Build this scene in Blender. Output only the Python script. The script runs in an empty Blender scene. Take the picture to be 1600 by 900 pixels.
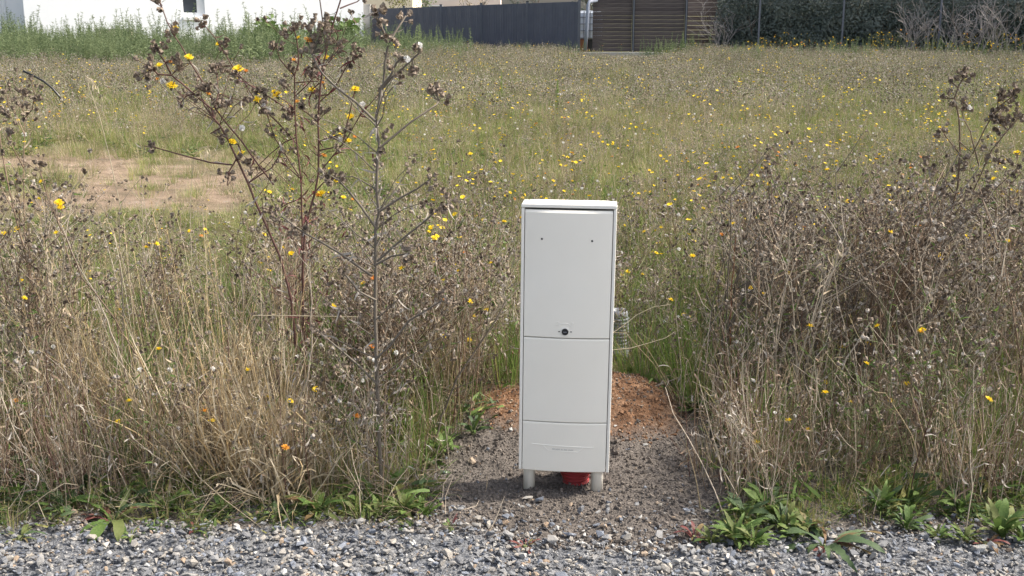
import bpy, bmesh, math, random
import numpy as np
from mathutils import Vector, Matrix, Euler, noise

R = math.radians
rng = random.Random(11)
nrs = np.random.RandomState(5)
scene = bpy.context.scene
COL = scene.collection

# ------------------------------------------------------------------ camera, sky, sun, exposure
CAM_H, PITCH, FPX = 1.65, R(13.8), 1750.0
cam_data = bpy.data.cameras.new('camera')
cam_data.sensor_width = 36.0
cam_data.lens = FPX / 1600.0 * 36.0
cam_data.clip_start, cam_data.clip_end = 0.05, 3000.0
cam = bpy.data.objects.new('camera', cam_data)
cam.location = (0, 0, CAM_H)
cam.rotation_euler = (R(90) - PITCH, 0, 0)
COL.objects.link(cam)
scene.camera = cam

SUN_EL, SUN_AZ = R(47), R(84)           # azimuth measured from +y (into the picture) towards +x (right)
world = bpy.data.worlds.new('World')
scene.world = world
world.use_nodes = True
wn = world.node_tree.nodes
sky_node = wn.new('ShaderNodeTexSky')
sky_node.sky_type = 'NISHITA'
sky_node.sun_disc = False
sky_node.sun_elevation = SUN_EL
sky_node.sun_rotation = SUN_AZ
sky_node.dust_density = 4.0
sky_node.air_density = 1.0
wn['Background'].inputs['Strength'].default_value = 0.15
haze_sat = wn.new('ShaderNodeHueSaturation')     # thin high cloud: the whole sky is paler than clear air
haze_sat.inputs['Saturation'].default_value = 0.6
world.node_tree.links.new(sky_node.outputs[0], haze_sat.inputs['Color'])
world.node_tree.links.new(haze_sat.outputs[0], wn['Background'].inputs['Color'])

sun_data = bpy.data.lights.new('sun', 'SUN')
sun_data.energy = 3.3
sun_data.angle = R(2.5)
sun_data.color = (1.0, 0.92, 0.80)
sun = bpy.data.objects.new('sun', sun_data)
sdir = Vector((math.cos(SUN_EL) * math.sin(SUN_AZ), math.cos(SUN_EL) * math.cos(SUN_AZ), math.sin(SUN_EL)))
sun.rotation_euler = (-sdir).to_track_quat('-Z', 'Y').to_euler()
sun.location = (20, 0, 30)
COL.objects.link(sun)

scene.view_settings.view_transform = 'Standard'
scene.view_settings.look = 'None'
scene.view_settings.exposure = 1.0
scene.view_settings.gamma = 1.0
scene.view_settings.use_curve_mapping = False
scene.render.engine = 'CYCLES'
scene.cycles.use_denoising = True
scene.cycles.max_bounces = 4
scene.cycles.diffuse_bounces = 3
scene.cycles.use_adaptive_sampling = True
scene.cycles.adaptive_threshold = 0.025
scene.cycles.transparent_max_bounces = 8

# ------------------------------------------------------------------ layout helpers (photograph pixel -> place)
CP, SP = math.cos(PITCH), math.sin(PITCH)
def ray(px, py):
    cx, cy = (px - 800) / FPX, (450 - py) / FPX
    return Vector((cx, CP + cy * SP, -SP + cy * CP))
def at(px, py, y):
    d = ray(px, py)
    return Vector((0, 0, CAM_H)) + d * (y / d.y)
def on_ground(px, py, z=0.0):
    d = ray(px, py)
    return Vector((0, 0, CAM_H)) + d * ((z - CAM_H) / d.z)
def on_line(px, a, b):
    """x, y of the point of the ground line a-b that stands under image column px (level with the horizon)."""
    d = ray(px, 20)
    ax, ay, bx, by = a[0], a[1], b[0], b[1]
    ex, ey = bx - ax, by - ay
    t = (ax * ey - ay * ex) / (d.x * ey - d.y * ex)
    return Vector((d.x * t, d.y * t, 0))
def gauss(t):
    return math.exp(-0.5 * t * t)
def sstep(a, b, t):
    t = min(1, max(0, (t - a) / (b - a)))
    return t * t * (3 - 2 * t)
def gravel_edge(x):
    return 3.42 - 0.17 * gauss((x - 0.33) / 0.30) - 0.03 * abs(x) + 0.05 * noise.noise(Vector((x * 3.1, 4.2, 0))) + 0.035 * noise.noise(Vector((x * 11, 1.2, 0)))
def ground_z(x, y):
    z = 0.0
    if y > 2.9:
        z += 0.055 * sstep(4.0, 6.0, y)
        z += 0.15 * gauss((x - 0.44) / 0.20) * gauss((y - 4.45) / 0.26)
        z += 0.10 * gauss((x - 0.02) / 0.22) * gauss((y - 4.45) / 0.25)
        z += 0.03 * sstep(3.4, 4.2, y) * noise.noise(Vector((x * 1.3, y * 1.3, 0.3)))
    if y < 7:
        z += 0.014 * noise.noise(Vector((x * 8, y * 8, 1.3)))
        if y > 3.1: z += 0.010 * noise.noise(Vector((x * 21, y * 21, 7)))
    z += 0.05 * sstep(7, 20, y) * noise.noise(Vector((x * .25, y * .25, 3)))
    return z

# ------------------------------------------------------------------ materials
MATS = {}
def nodes_of(m):
    m.use_nodes = True
    return m.node_tree.nodes, m.node_tree.links
def mat(name, c1, c2=None, rough=0.7, transl=0.0, scale=30.0, rnd=0.6, spec=0.3, bump=0.0, c3=None, metal=0.0):
    """colours c1..c2 mixed by a per-copy random value and a noise; transl = share of light that passes through"""
    m = bpy.data.materials.new(name)
    N, L = nodes_of(m)
    b = N['Principled BSDF']
    b.inputs['Roughness'].default_value = rough
    b.inputs['Specular IOR Level'].default_value = spec
    b.inputs['Metallic'].default_value = metal
    c2 = c2 or c1
    oi = N.new('ShaderNodeObjectInfo')
    tc = N.new('ShaderNodeTexCoord')
    nz = N.new('ShaderNodeTexNoise')
    nz.inputs['Scale'].default_value = scale
    nz.inputs['Detail'].default_value = 3
    L.new(tc.outputs['Object'], nz.inputs['Vector'])
    mr = N.new('ShaderNodeMapRange')
    mr.inputs['From Min'].default_value, mr.inputs['From Max'].default_value = 0.3, 0.7
    L.new(nz.outputs['Fac'], mr.inputs['Value'])
    mx = N.new('ShaderNodeMix'); mx.data_type = 'FLOAT'
    mx.inputs['Factor'].default_value = rnd
    L.new(mr.outputs[0], mx.inputs['A']); L.new(oi.outputs['Random'], mx.inputs['B'])
    ramp = N.new('ShaderNodeValToRGB')
    e = ramp.color_ramp.elements
    e[0].position, e[0].color = 0.05, (*c1, 1)
    e[1].position, e[1].color = 0.95, (*c2, 1)
    if c3:
        k = e.new(0.5); k.color = (*c3, 1)
    L.new(mx.outputs[0], ramp.inputs['Fac'])
    L.new(ramp.outputs[0], b.inputs['Base Color'])
    if bump:
        bp = N.new('ShaderNodeBump'); bp.inputs['Strength'].default_value = bump
        bp.inputs['Distance'].default_value = 0.01
        L.new(nz.outputs['Fac'], bp.inputs['Height']); L.new(bp.outputs[0], b.inputs['Normal'])
    if transl:
        t = N.new('ShaderNodeBsdfTranslucent'); L.new(ramp.outputs[0], t.inputs['Color'])
        s = N.new('ShaderNodeMixShader'); s.inputs[0].default_value = transl
        L.new(b.outputs[0], s.inputs[1]); L.new(t.outputs[0], s.inputs[2])
        L.new(s.outputs[0], N['Material Output'].inputs['Surface'])
    MATS[name] = m
    return m

mat('stem_grey', (.215, .18, .135), (.39, .335, .26), scale=60)
mat('leaf_brown', (.115, .08, .055), (.29, .21, .145), scale=60, transl=.2, rnd=.4)
mat('stem_brown', (.12, .082, .056), (.265, .19, .13), scale=60)
mat('stem_red', (.07, .028, .026), (.13, .07, .055), scale=40)
mat('stem_green', (.12, .15, .06), (.2, .2, .1), scale=40, transl=.1)
mat('stem_wood', (.105, .088, .068), (.20, .17, .135), scale=60)
mat('twig_pale', (.34, .28, .21), (.52, .45, .36), scale=50)
mat('seed_dark', (.10, .078, .060), (.29, .23, .175), scale=160, rnd=.3)
mat('dry_leaf', (.27, .205, .135), (.56, .46, .33), scale=60, transl=.25, rnd=.4)
mat('dry_leaf_grey', (.24, .215, .185), (.50, .455, .40), scale=60, transl=.2, rnd=.4)
mat('straw', (.36, .25, .12), (.58, .46, .27), scale=20, transl=.3, rnd=.45)
mat('straw_pale', (.48, .40, .27), (.66, .58, .44), scale=20, transl=.3)
mat('straw_dull', (.30, .235, .145), (.50, .41, .27), scale=20, transl=.3)
mat('grass_green', (.10, .175, .036), (.24, .325, .09), scale=10, transl=.35)
mat('grass_olive', (.19, .195, .06), (.34, .32, .12), scale=10, transl=.35)
mat('leaf_olive', (.09, .12, .036), (.17, .19, .065), scale=25, transl=.3, rough=.65)
mat('leaf_green', (.062, .118, .028), (.15, .215, .055), scale=25, transl=.3, rough=.65, rnd=.5)
mat('leaf_dark', (.05, .085, .038), (.10, .145, .062), scale=25, transl=.25, rough=.65)
mat('leaf_red', (.11, .03, .035), (.20, .075, .06), scale=25, transl=.2, rough=.55)
mat('leaf_rust', (.17, .09, .05), (.16, .15, .06), scale=25, transl=.2, rough=.6)
mat('weed_green', (.11, .155, .072), (.22, .265, .13), scale=4, transl=.3)
mat('weed_pale', (.22, .30, .09), (.32, .38, .14), scale=8, transl=.35)
mat('petal_yellow', (.82, .56, .008), (.86, .66, .03), scale=50, transl=.3, rough=.6)
mat('petal_orange', (.66, .20, .02), (.75, .36, .03), scale=50, transl=.25, rough=.6)
mat('fluff', (.66, .63, .58), (.80, .79, .76), scale=50, transl=.3, rough=.9)
mat('stone', (.145, .148, .158), (.36, .325, .275), scale=40, rnd=.85, c3=(.235, .236, .238), bump=.4, rough=.85)
mat('stone_pale', (.32, .31, .29), (.50, .49, .47), scale=40, rnd=.8, bump=.4, rough=.85)
mat('stone_slate', (.10, .11, .13), (.25, .27, .31), scale=40, rnd=.8, bump=.4, rough=.8)
mat('stone_tan', (.25, .18, .125), (.38, .30, .225), scale=40, rnd=.8, bump=.4, rough=.9)
mat('clod', (.085, .074, .066), (.20, .172, .15), scale=60, rnd=.8, bump=.3, rough=.95)
mat('clod_orange', (.13, .068, .038), (.32, .185, .105), scale=60, rnd=.8, rough=.95)
mat('cabinet', (.83, .79, .70), (.86, .825, .74), scale=3, rnd=0, rough=.42, spec=.4, bump=.01)
mat('cabinet_edge', (.83, .80, .73), rough=.4, spec=.4)
mat('black', (.012, .012, .013), (.02, .02, .022), rough=.3, spec=.5)
mat('dark_seam', (.16, .145, .125), rough=.8)
mat('conduit_red', (.25, .022, .027), (.34, .042, .042), scale=30, rough=.5)
mat('plastic_grey', (.19, .198, .22), (.25, .26, .28), scale=20, rough=.5)
mat('render_white', (.86, .87, .89), (.89, .90, .91), scale=2, rnd=0, rough=.9, spec=.1)
mat('render_cream', (.78, .66, .50), (.80, .69, .54), scale=1, rnd=0, rough=.9)
mat('render_pink', (.74, .62, .57), (.78, .68, .63), scale=1, rnd=0, rough=.9)
mat('roof_slate', (.07, .075, .085), (.11, .11, .12), scale=3, rough=.7)
mat('frame_white', (.80, .81, .82), rough=.4)
mat('glass_dark', (.05, .06, .075), rough=.06, spec=.8)
mat('curtain', (.35, .37, .41), rough=.8)
mat('concrete', (.34, .33, .31), (.42, .41, .39), scale=4, rnd=.2, rough=.9)
mat('fence_grey', (.078, .084, .115), (.100, .107, .140), scale=3, rnd=.3, rough=.6)
mat('post_grey', (.10, .11, .135), (.15, .16, .19), scale=2, rough=.45)
mat('post_dark', (.035, .038, .045), rough=.5)
mat('pipe_pale', (.20, .225, .28), rough=.4)
mat('tank_white', (.55, .60, .68), (.62, .66, .72), rough=.4)
mat('rust_brown', (.20, .085, .045), (.26, .12, .07), rough=.8)
mat('hedge_leaf', (.075, .10, .085), (.19, .215, .185), scale=1.5, transl=.2, rnd=.2, rough=.5)
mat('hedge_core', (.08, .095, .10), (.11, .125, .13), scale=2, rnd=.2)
mat('dead_branch', (.25, .225, .215), (.40, .365, .35), scale=4, rnd=.4)
mat('bark', (.10, .08, .065), (.16, .135, .11), scale=8)

def board_material(name, base, streak, stretch):
    m = bpy.data.materials.new(name)
    N, L = nodes_of(m)
    b = N['Principled BSDF']; b.inputs['Roughness'].default_value = .75
    tc = N.new('ShaderNodeTexCoord'); mp = N.new('ShaderNodeMapping')
    mp.inputs['Scale'].default_value = stretch
    nz = N.new('ShaderNodeTexNoise'); nz.inputs['Scale'].default_value = 3; nz.inputs['Detail'].default_value = 4
    oi = N.new('ShaderNodeObjectInfo')
    L.new(tc.outputs['Object'], mp.inputs[0]); L.new(mp.outputs[0], nz.inputs['Vector'])
    ad = N.new('ShaderNodeMath'); ad.operation = 'MULTIPLY_ADD'; ad.inputs[1].default_value = .22; 
    L.new(oi.outputs['Random'], ad.inputs[0]); L.new(nz.outputs['Fac'], ad.inputs[2])
    r = N.new('ShaderNodeValToRGB'); r.color_ramp.elements[0].position = .5; r.color_ramp.elements[1].position = .95
    r.color_ramp.elements[0].color = (*base, 1); r.color_ramp.elements[1].color = (*streak, 1)
    L.new(ad.outputs[0], r.inputs[0]); L.new(r.outputs[0], b.inputs['Base Color'])
    MATS[name] = m
board_material('board_brown', (.050, .040, .042), (.12, .10, .095), (.6, 3, 9))
board_material('board_sunlit', (.13, .09, .075), (.30, .245, .22), (.6, 3, 9))  # lighter brown puts the sun on the rear screen into its colour

def ground_material():
    m = bpy.data.materials.new('ground_soil')
    N, L = nodes_of(m)
    b = N['Principled BSDF']; b.inputs['Roughness'].default_value = .95; b.inputs['Specular IOR Level'].default_value = .1
    geo = N.new('ShaderNodeNewGeometry')
    def nz(scale, detail=4, rough=.6):
        n = N.new('ShaderNodeTexNoise'); n.inputs['Scale'].default_value = scale; n.inputs['Detail'].default_value = detail
        n.inputs['Roughness'].default_value = rough
        L.new(geo.outputs['Position'], n.inputs['Vector']); return n
    def ramp(n, stops):
        r = N.new('ShaderNodeValToRGB')
        while len(r.color_ramp.elements) < len(stops): r.color_ramp.elements.new(.5)
        for e, (p, c) in zip(r.color_ramp.elements, stops): e.position = p; e.color = (*c, 1)
        L.new(n.outputs['Fac'], r.inputs[0]); return r
    def mix(a, bb, attr):
        at_ = N.new('ShaderNodeAttribute'); at_.attribute_name = attr
        x = N.new('ShaderNodeMix'); x.data_type = 'RGBA'
        L.new(at_.outputs['Fac'], x.inputs['Factor']); L.new(a, x.inputs['A']); L.new(bb, x.inputs['B'])
        return x.outputs['Result']
    fine, mid, far = nz(130, 3), nz(22), nz(1.1)
    field = ramp(far, [(.3, (.085, .095, .035)), (.5, (.12, .115, .055)), (.7, (.15, .13, .075))])
    soil = ramp(fine, [(.3, (.065, .057, .051)), (.5, (.128, .112, .10)), (.72, (.22, .195, .17))])
    orange = ramp(mid, [(.3, (.09, .052, .033)), (.5, (.19, .105, .060)), (.7, (.30, .185, .115))])
    grav = ramp(fine, [(.3, (.06, .062, .068)), (.5, (.15, .155, .165)), (.7, (.28, .285, .30))])
    bare = ramp(nz(5, 6, .7), [(.32, (.13, .105, .072)), (.47, (.22, .165, .115)), (.6, (.29, .215, .155)), (.75, (.33, .29, .25))])
    c = mix(field.outputs[0], soil.outputs[0], 'soil')
    c = mix(c, orange.outputs[0], 'orange')
    c = mix(c, bare.outputs[0], 'bare')
    c = mix(c, grav.outputs[0], 'gravel')
    L.new(c, b.inputs['Base Color'])
    bp = N.new('ShaderNodeBump'); bp.inputs['Strength'].default_value = .9; bp.inputs['Distance'].default_value = .012
    L.new(fine.outputs['Fac'], bp.inputs['Height']); L.new(bp.outputs[0], b.inputs['Normal'])
    MATS['ground_soil'] = m
ground_material()

# ------------------------------------------------------------------ mesh builder and object helpers
class MB:
    def __init__(s):
        s.v, s.f, s.m, s.mats = [], [], [], []
    def mi(s, name):
        if name not in s.mats: s.mats.append(name)
        return s.mats.index(name)
    def face(s, idx, mname): s.f.append(idx); s.m.append(s.mi(mname))
    def add(s, vs, fs, mname):
        o = len(s.v); s.v.extend(vs); k = s.mi(mname)
        for f in fs: s.f.append([o + i for i in f]); s.m.append(k)
    def tube(s, path, r0, r1, mname, n=4, caps=False):
        if len(path) < 2: return
        o = len(s.v); k = s.mi(mname); P = [Vector(p) for p in path]; m = len(P)
        ref = None
        for i, p in enumerate(P):
            d = (P[min(i + 1, m - 1)] - P[max(i - 1, 0)])
            d = d.normalized() if d.length > 1e-9 else Vector((0, 0, 1))
            if ref is None:
                ref = d.orthogonal().normalized()
            ref = (ref - d * ref.dot(d))
            ref = ref.normalized() if ref.length > 1e-6 else d.orthogonal().normalized()
            bi = d.cross(ref); r = r0 + (r1 - r0) * i / (m - 1)
            for j in range(n):
                a = 2 * math.pi * j / n
                s.v.append(p + (ref * math.cos(a) + bi * math.sin(a)) * r)
        for i in range(m - 1):
            for j in range(n):
                a, b = o + i * n + j, o + i * n + (j + 1) % n
                s.f.append([a, b, b + n, a + n]); s.m.append(k)
        if caps:
            s.f.append([o + j for j in range(n)][::-1]); s.m.append(k)
            s.f.append([o + (m - 1) * n + j for j in range(n)]); s.m.append(k)
    def ribbon(s, path, width, side, mname, taper=True, fold=0.0):
        """thin blade along path; side = sideways direction"""
        o = len(s.v); k = s.mi(mname); m = len(path)
        for i, p in enumerate(path):
            t = i / (m - 1)
            w = width * ((1 - t) ** .6 * min(1, .45 + 2.2 * t) if taper else 1)
            w = max(w, width * .04)
            sd = side[i] if isinstance(side, list) else side
            s.v.append(p - sd * w / 2); s.v.append(p + sd * w / 2)
        for i in range(m - 1):
            a = o + 2 * i
            s.f.append([a, a + 1, a + 3, a + 2]); s.m.append(k)
    def box(s, lo, hi, mname):
        x0, y0, z0 = lo; x1, y1, z1 = hi
        vs = [Vector(p) for p in ((x0, y0, z0), (x1, y0, z0), (x1, y1, z0), (x0, y1, z0), (x0, y0, z1), (x1, y0, z1), (x1, y1, z1), (x0, y1, z1))]
        s.add(vs, [[0, 3, 2, 1], [4, 5, 6, 7], [0, 1, 5, 4], [1, 2, 6, 5], [2, 3, 7, 6], [3, 0, 4, 7]], mname)
    def lathe(s, prof, mname, n=24, center=(0, 0, 0), close=True):
        o = len(s.v); k = s.mi(mname); c = Vector(center)
        for r, z in prof:
            for j in range(n):
                a = 2 * math.pi * j / n
                s.v.append(c + Vector((r * math.cos(a), r * math.sin(a), z)))
        for i in range(len(prof) - 1):
            for j in range(n):
                a, b = o + i * n + j, o + i * n + (j + 1) % n
                s.f.append([a, b, b + n, a + n]); s.m.append(k)
        if close:
            s.f.append([o + j for j in range(n)][::-1]); s.m.append(k)
            e = o + (len(prof) - 1) * n
            s.f.append([e + j for j in range(n)]); s.m.append(k)
    def mesh(s, name, smooth=False):
        me = bpy.data.meshes.new(name)
        me.from_pydata([tuple(v) for v in s.v], [], s.f)
        for n in s.mats: me.materials.append(MATS[n])
        if len(s.mats) > 1: me.polygons.foreach_set('material_index', s.m)
        if smooth: me.polygons.foreach_set('use_smooth', [True] * len(me.polygons))
        me.update()
        return me
    def build(s, name, parent=None, smooth=False):
        return link(name, s.mesh(name, smooth), parent)

def link(name, me, parent=None, loc=None, rot=None, scl=None):
    o = bpy.data.objects.new(name, me)
    COL.objects.link(o)
    if parent is not None: o.parent = parent
    if loc is not None: o.location = loc
    if rot is not None: o.rotation_euler = rot
    if scl is not None: o.scale = (scl, scl, scl) if not hasattr(scl, '__len__') else scl
    return o
def tag(o, label=None, cat=None, group=None, kind=None):
    if label: o['label'] = label
    if cat: o['category'] = cat
    if group: o['group'] = group
    if kind: o['kind'] = kind
    return o
def empty(name, loc=(0, 0, 0), rot=(0, 0, 0), scl=1.0):
    o = link(name, None, None, loc, rot, scl)
    o.empty_display_size = .1
    return o
def bevel(o, w, seg=2):
    md = o.modifiers.new('bevel', 'BEVEL'); md.width = w; md.segments = seg; md.limit_method = 'ANGLE'; md.angle_limit = R(40)
    return o
def copy_tree(src, name=None):
    c = src.copy(); COL.objects.link(c)
    for ch in src.children:
        d = ch.copy(); COL.objects.link(d); d.parent = c
        for g in ch.children:
            e = g.copy(); COL.objects.link(e); e.parent = d
    return c

def scatter(name, meshes, P, Rt, S, I, parent=None):
    """one object that carries many copies of the given meshes (geometry nodes)"""
    pc = bpy.data.collections.new(name + '_kinds')
    for i, me in enumerate(meshes):
        pc.objects.link(bpy.data.objects.new('%s_kind_%03d' % (name, i), me))
    me = bpy.data.meshes.new(name)
    me.from_pydata([tuple(p) for p in P], [], [])
    n = len(P)
    a = me.attributes.new('turn', 'FLOAT_VECTOR', 'POINT'); a.data.foreach_set('vector', np.asarray(Rt, dtype=np.float32).ravel())
    a = me.attributes.new('size', 'FLOAT', 'POINT'); a.data.foreach_set('value', np.asarray(S, dtype=np.float32))
    a = me.attributes.new('which', 'INT', 'POINT'); a.data.foreach_set('value', np.asarray(I, dtype=np.int32))
    o = link(name, me, parent)
    ng = bpy.data.node_groups.new(name, 'GeometryNodeTree')
    ng.interface.new_socket('Geometry', in_out='INPUT', socket_type='NodeSocketGeometry')
    ng.interface.new_socket('Geometry', in_out='OUTPUT', socket_type='NodeSocketGeometry')
    gi, go = ng.nodes.new('NodeGroupInput'), ng.nodes.new('NodeGroupOutput')
    iop = ng.nodes.new('GeometryNodeInstanceOnPoints')
    ci = ng.nodes.new('GeometryNodeCollectionInfo')
    ci.inputs['Collection'].default_value = pc
    ci.inputs['Separate Children'].default_value = True
    ci.inputs['Reset Children'].default_value = True
    def attr(nm, ty):
        k = ng.nodes.new('GeometryNodeInputNamedAttribute'); k.data_type = ty; k.inputs['Name'].default_value = nm
        return k.outputs['Attribute']
    iop.inputs['Pick Instance'].default_value = True
    L = ng.links
    L.new(gi.outputs[0], iop.inputs['Points']); L.new(ci.outputs[0], iop.inputs['Instance'])
    L.new(attr('which', 'INT'), iop.inputs['Instance Index'])
    L.new(attr('turn', 'FLOAT_VECTOR'), iop.inputs['Rotation'])
    L.new(attr('size', 'FLOAT'), iop.inputs['Scale'])
    L.new(iop.outputs[0], go.inputs[0])
    md = o.modifiers.new('scatter', 'NODES'); md.node_group = ng
    return o

# ------------------------------------------------------------------ ground sheet
def build_ground():
    def axis(parts):
        out = []
        for a, b, n in parts: out += list(np.linspace(a, b, n, endpoint=False))
        return np.array(out + [parts[-1][1]])
    xs = axis([(-600, -60, 8), (-60, -8, 26), (-8, -2.4, 40), (-2.4, -.6, 50), (-.6, 1.0, 110), (1.0, 2.4, 44), (2.4, 8, 40), (8, 60, 26), (60, 600, 8)])
    ys = axis([(-60, 1.2, 8), (1.2, 2.6, 30), (2.6, 3.1, 20), (3.1, 4.8, 120), (4.8, 5.4, 26), (5.4, 16, 90), (16, 70, 60), (70, 900, 10)])
    nx, ny = len(xs), len(ys)
    verts, soil, orange, gravel, bare = [], [], [], [], []
    for y in ys:
        for x in xs:
            verts.append((x, y, ground_z(x, y)))
            ge = gravel_edge(x)
            g = 1 - sstep(ge - .04, ge + .05, y)
            nn = noise.noise(Vector((x * 5, y * 5, 9)))
            s = (1 - sstep(.42 + .1 * nn, .70 + .1 * nn, abs(x - .27))) * (1 - sstep(4.1, 4.9, y + .2 * nn))
            s = max(s, 1 - sstep(3.75, 4.15, y + .15 * nn))
            dk = gauss((x + .72) / .13) * gauss((y - 3.62) / .12)
            o = sstep(.35, .75, gauss((x - .46) / .20) * gauss((y - 4.42) / .30) + .8 * gauss((x + .02) / .13) * gauss((y - 4.4) / .22) + .2 * nn)
            bz = 0.0
            if 8 < y < 15 and x < 0:
                n2 = noise.noise(Vector((x * .9, y * .9, 2)))
                bz = sstep(8.7, 9.5, y + .5 * n2) * (1 - sstep(12.4, 13.6, y + .9 * n2)) * (1 - sstep(-2.7, -1.7, x + .9 * n2)) * sstep(-.50, -.20, noise.noise(Vector((x * .75, y * 1.5, 6))) + .3 * noise.noise(Vector((x * 3, y * 3, 6))))
            soil.append(s); orange.append(o); gravel.append(max(g, .8 * dk)); bare.append(bz)
    faces = [[j * nx + i, j * nx + i + 1, (j + 1) * nx + i + 1, (j + 1) * nx + i] for j in range(ny - 1) for i in range(nx - 1)]
    me = bpy.data.meshes.new('ground')
    me.from_pydata(verts, [], faces)
    for nm, vals in (('soil', soil), ('orange', orange), ('gravel', gravel), ('bare', bare)):
        a = me.attributes.new(nm, 'FLOAT', 'POINT'); a.data.foreach_set('value', np.array(vals, dtype=np.float32))
    me.materials.append(MATS['ground_soil'])
    me.polygons.foreach_set('use_smooth', [True] * len(me.polygons))
    o = link('ground', me)
    tag(o, 'earth of the overgrown plot with a gravel verge in front', kind='structure')
    return o
ground = build_ground()
def is_bare(x, y):
    if not (8 < y < 15 and x < 0): return 0
    n2 = noise.noise(Vector((x * .9, y * .9, 2)))
    return sstep(8.7, 9.5, y + .5 * n2) * (1 - sstep(12.4, 13.6, y + .9 * n2)) * (1 - sstep(-2.7, -1.7, x + .9 * n2)) * sstep(-.50, -.20, noise.noise(Vector((x * .75, y * 1.5, 6))) + .3 * noise.noise(Vector((x * 3, y * 3, 6))))

# ------------------------------------------------------------------ stones
def stone_mesh(name, seed, mname, flat=.6):
    r = random.Random(seed); bm = bmesh.new()
    for i in range(13):
        v = Vector((r.gauss(0, 1), r.gauss(0, 1), r.gauss(0, 1))).normalized() * r.uniform(.75, 1.05)
        bm.verts.new((v.x * .5 * r.uniform(.95, 1.25), v.y * .5 * r.uniform(.6, .9), v.z * .5 * flat))
    g = bmesh.ops.convex_hull(bm, input=bm.verts)
    bmesh.ops.delete(bm, geom=[e for e in g['geom_interior'] if isinstance(e, bmesh.types.BMVert)], context='VERTS')
    bmesh.ops.recalc_face_normals(bm, faces=bm.faces)
    me = bpy.data.meshes.new(name); bm.to_mesh(me); bm.free()
    me.materials.append(MATS[mname])
    return me
stone_kinds = [stone_mesh('stone', 100 + i, n, f) for i, (n, f) in enumerate(
    [('stone', .6), ('stone', .45), ('stone', .7), ('stone', .55), ('stone', .5), ('stone_slate', .35), ('stone_slate', .5), ('stone_slate', .4),
     ('stone_pale', .6), ('stone_pale', .7), ('stone_tan', .6), ('stone', .65)])]
clod_kinds = [stone_mesh('clod', 200 + i, n, .75) for i, n in enumerate(['clod', 'clod', 'clod', 'clod', 'stone_tan', 'stone_slate'])]
oclod_kinds = [stone_mesh('clod', 300 + i, n, .75) for i, n in enumerate(['clod_orange', 'clod_orange', 'clod', 'clod_orange', 'stone_tan'])]

def build_gravel():
    P, Rt, S, I = [], [], [], []
    big = []
    n = 0
    while n < 42000:
        x, y = nrs.uniform(-2.7, 2.7), nrs.uniform(1.9, 3.62)
        ge = gravel_edge(x)
        if y > ge and nrs.rand() > math.exp(-(y - ge) / (.11 if -.3 < x < .75 else .05)): continue
        n += 1
        s = min(.046, .0132 * math.exp(nrs.normal(0, .5)))
        layer = nrs.rand()
        z = ground_z(x, y) + s * .12 + layer * .014
        rt = (nrs.normal(0, .35), nrs.normal(0, .35), nrs.uniform(0, 6.28))
        k = nrs.choice(12, p=[.14, .12, .11, .11, .11, .08, .08, .06, .04, .025, .045, .08])
        in_view = y > 3.06 and abs(x) < .46 * (y + .3)
        if in_view and s > .0245 and layer > .5 and len(big) < 300:
            big.append(((x, y, z + .002), rt, s, k))
        else:
            P.append((x, y, z)); Rt.append(rt); S.append(s); I.append(k)
    o = scatter('gravel', stone_kinds, P, Rt, S, I, ground)
    tag(o, 'blue grey crushed gravel of the verge', kind='stuff')
    for loc, rt, s, k in big:
        link('stone', stone_kinds[k], ground, loc, rt, s)
build_gravel()

def build_soil_clods():
    P, Rt, S, I, K = [], [], [], [], []
    for q in range(46000):
        x, y = nrs.uniform(-1.9, 1.9), nrs.uniform(3.1, 4.8)
        inpatch = abs(x - .22) < .62
        if not inpatch and nrs.rand() < .8: continue
        if y < gravel_edge(x) - .03: continue
        s = min(.030, .0085 * math.exp(nrs.normal(0, .45)))
        P.append((x, y, ground_z(x, y) + s * .15)); Rt.append(tuple(nrs.uniform(0, 6.28, 3))); S.append(s)
        o = gauss((x - .46) / .20) * gauss((y - 4.42) / .30) + .8 * gauss((x + .02) / .13) * gauss((y - 4.4) / .22)
        I.append(len(clod_kinds) + nrs.randint(len(oclod_kinds)) if o > .4 else nrs.choice(len(clod_kinds), p=[.24, .24, .24, .235, .02, .025]))
    tag(scatter('soil_crumbs', clod_kinds + oclod_kinds, P, Rt, S, I, ground), 'crumbs and small clods of the dug soil', kind='stuff')
    # the stones one can pick out on the soil in front of the cabinet
    for px, py, s, k in ((944, 820, .030, 10), (968, 805, .032, 10), (935, 792, .022, 8), (958, 843, .020, 8), (982, 850, .022, 8), (1029, 779, .024, 10),
                         (892, 783, .022, 10), (1008, 858, .034, 10), (775, 842, .026, 8), (830, 882, .038, 3), (852, 869, .034, 10), (798, 688, .026, 8), (738, 718, .05, 10),
                         (697, 733, .014, 8), (712, 730, .012, 8), (1052, 805, .022, 10), (1008, 705, .02, 8), (965, 668, .016, 8), (961, 688, .016, 8), (1005, 690, .014, 8),
                         (752, 857, .03, 7), (775, 852, .026, 5), (467, 738, .022, 9), (1530, 856, .055, 9), (543, 876, .04, 3), (1040, 882, .06, 11), (823, 878, .03, 9)):
        p = on_ground(px, py, .02); z = ground_z(p.x, p.y)
        link('stone', stone_kinds[k], ground, (p.x, p.y, z + s * .15), (rng.gauss(0, .3), rng.gauss(0, .3), rng.uniform(0, 6)), s)
build_soil_clods()

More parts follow.
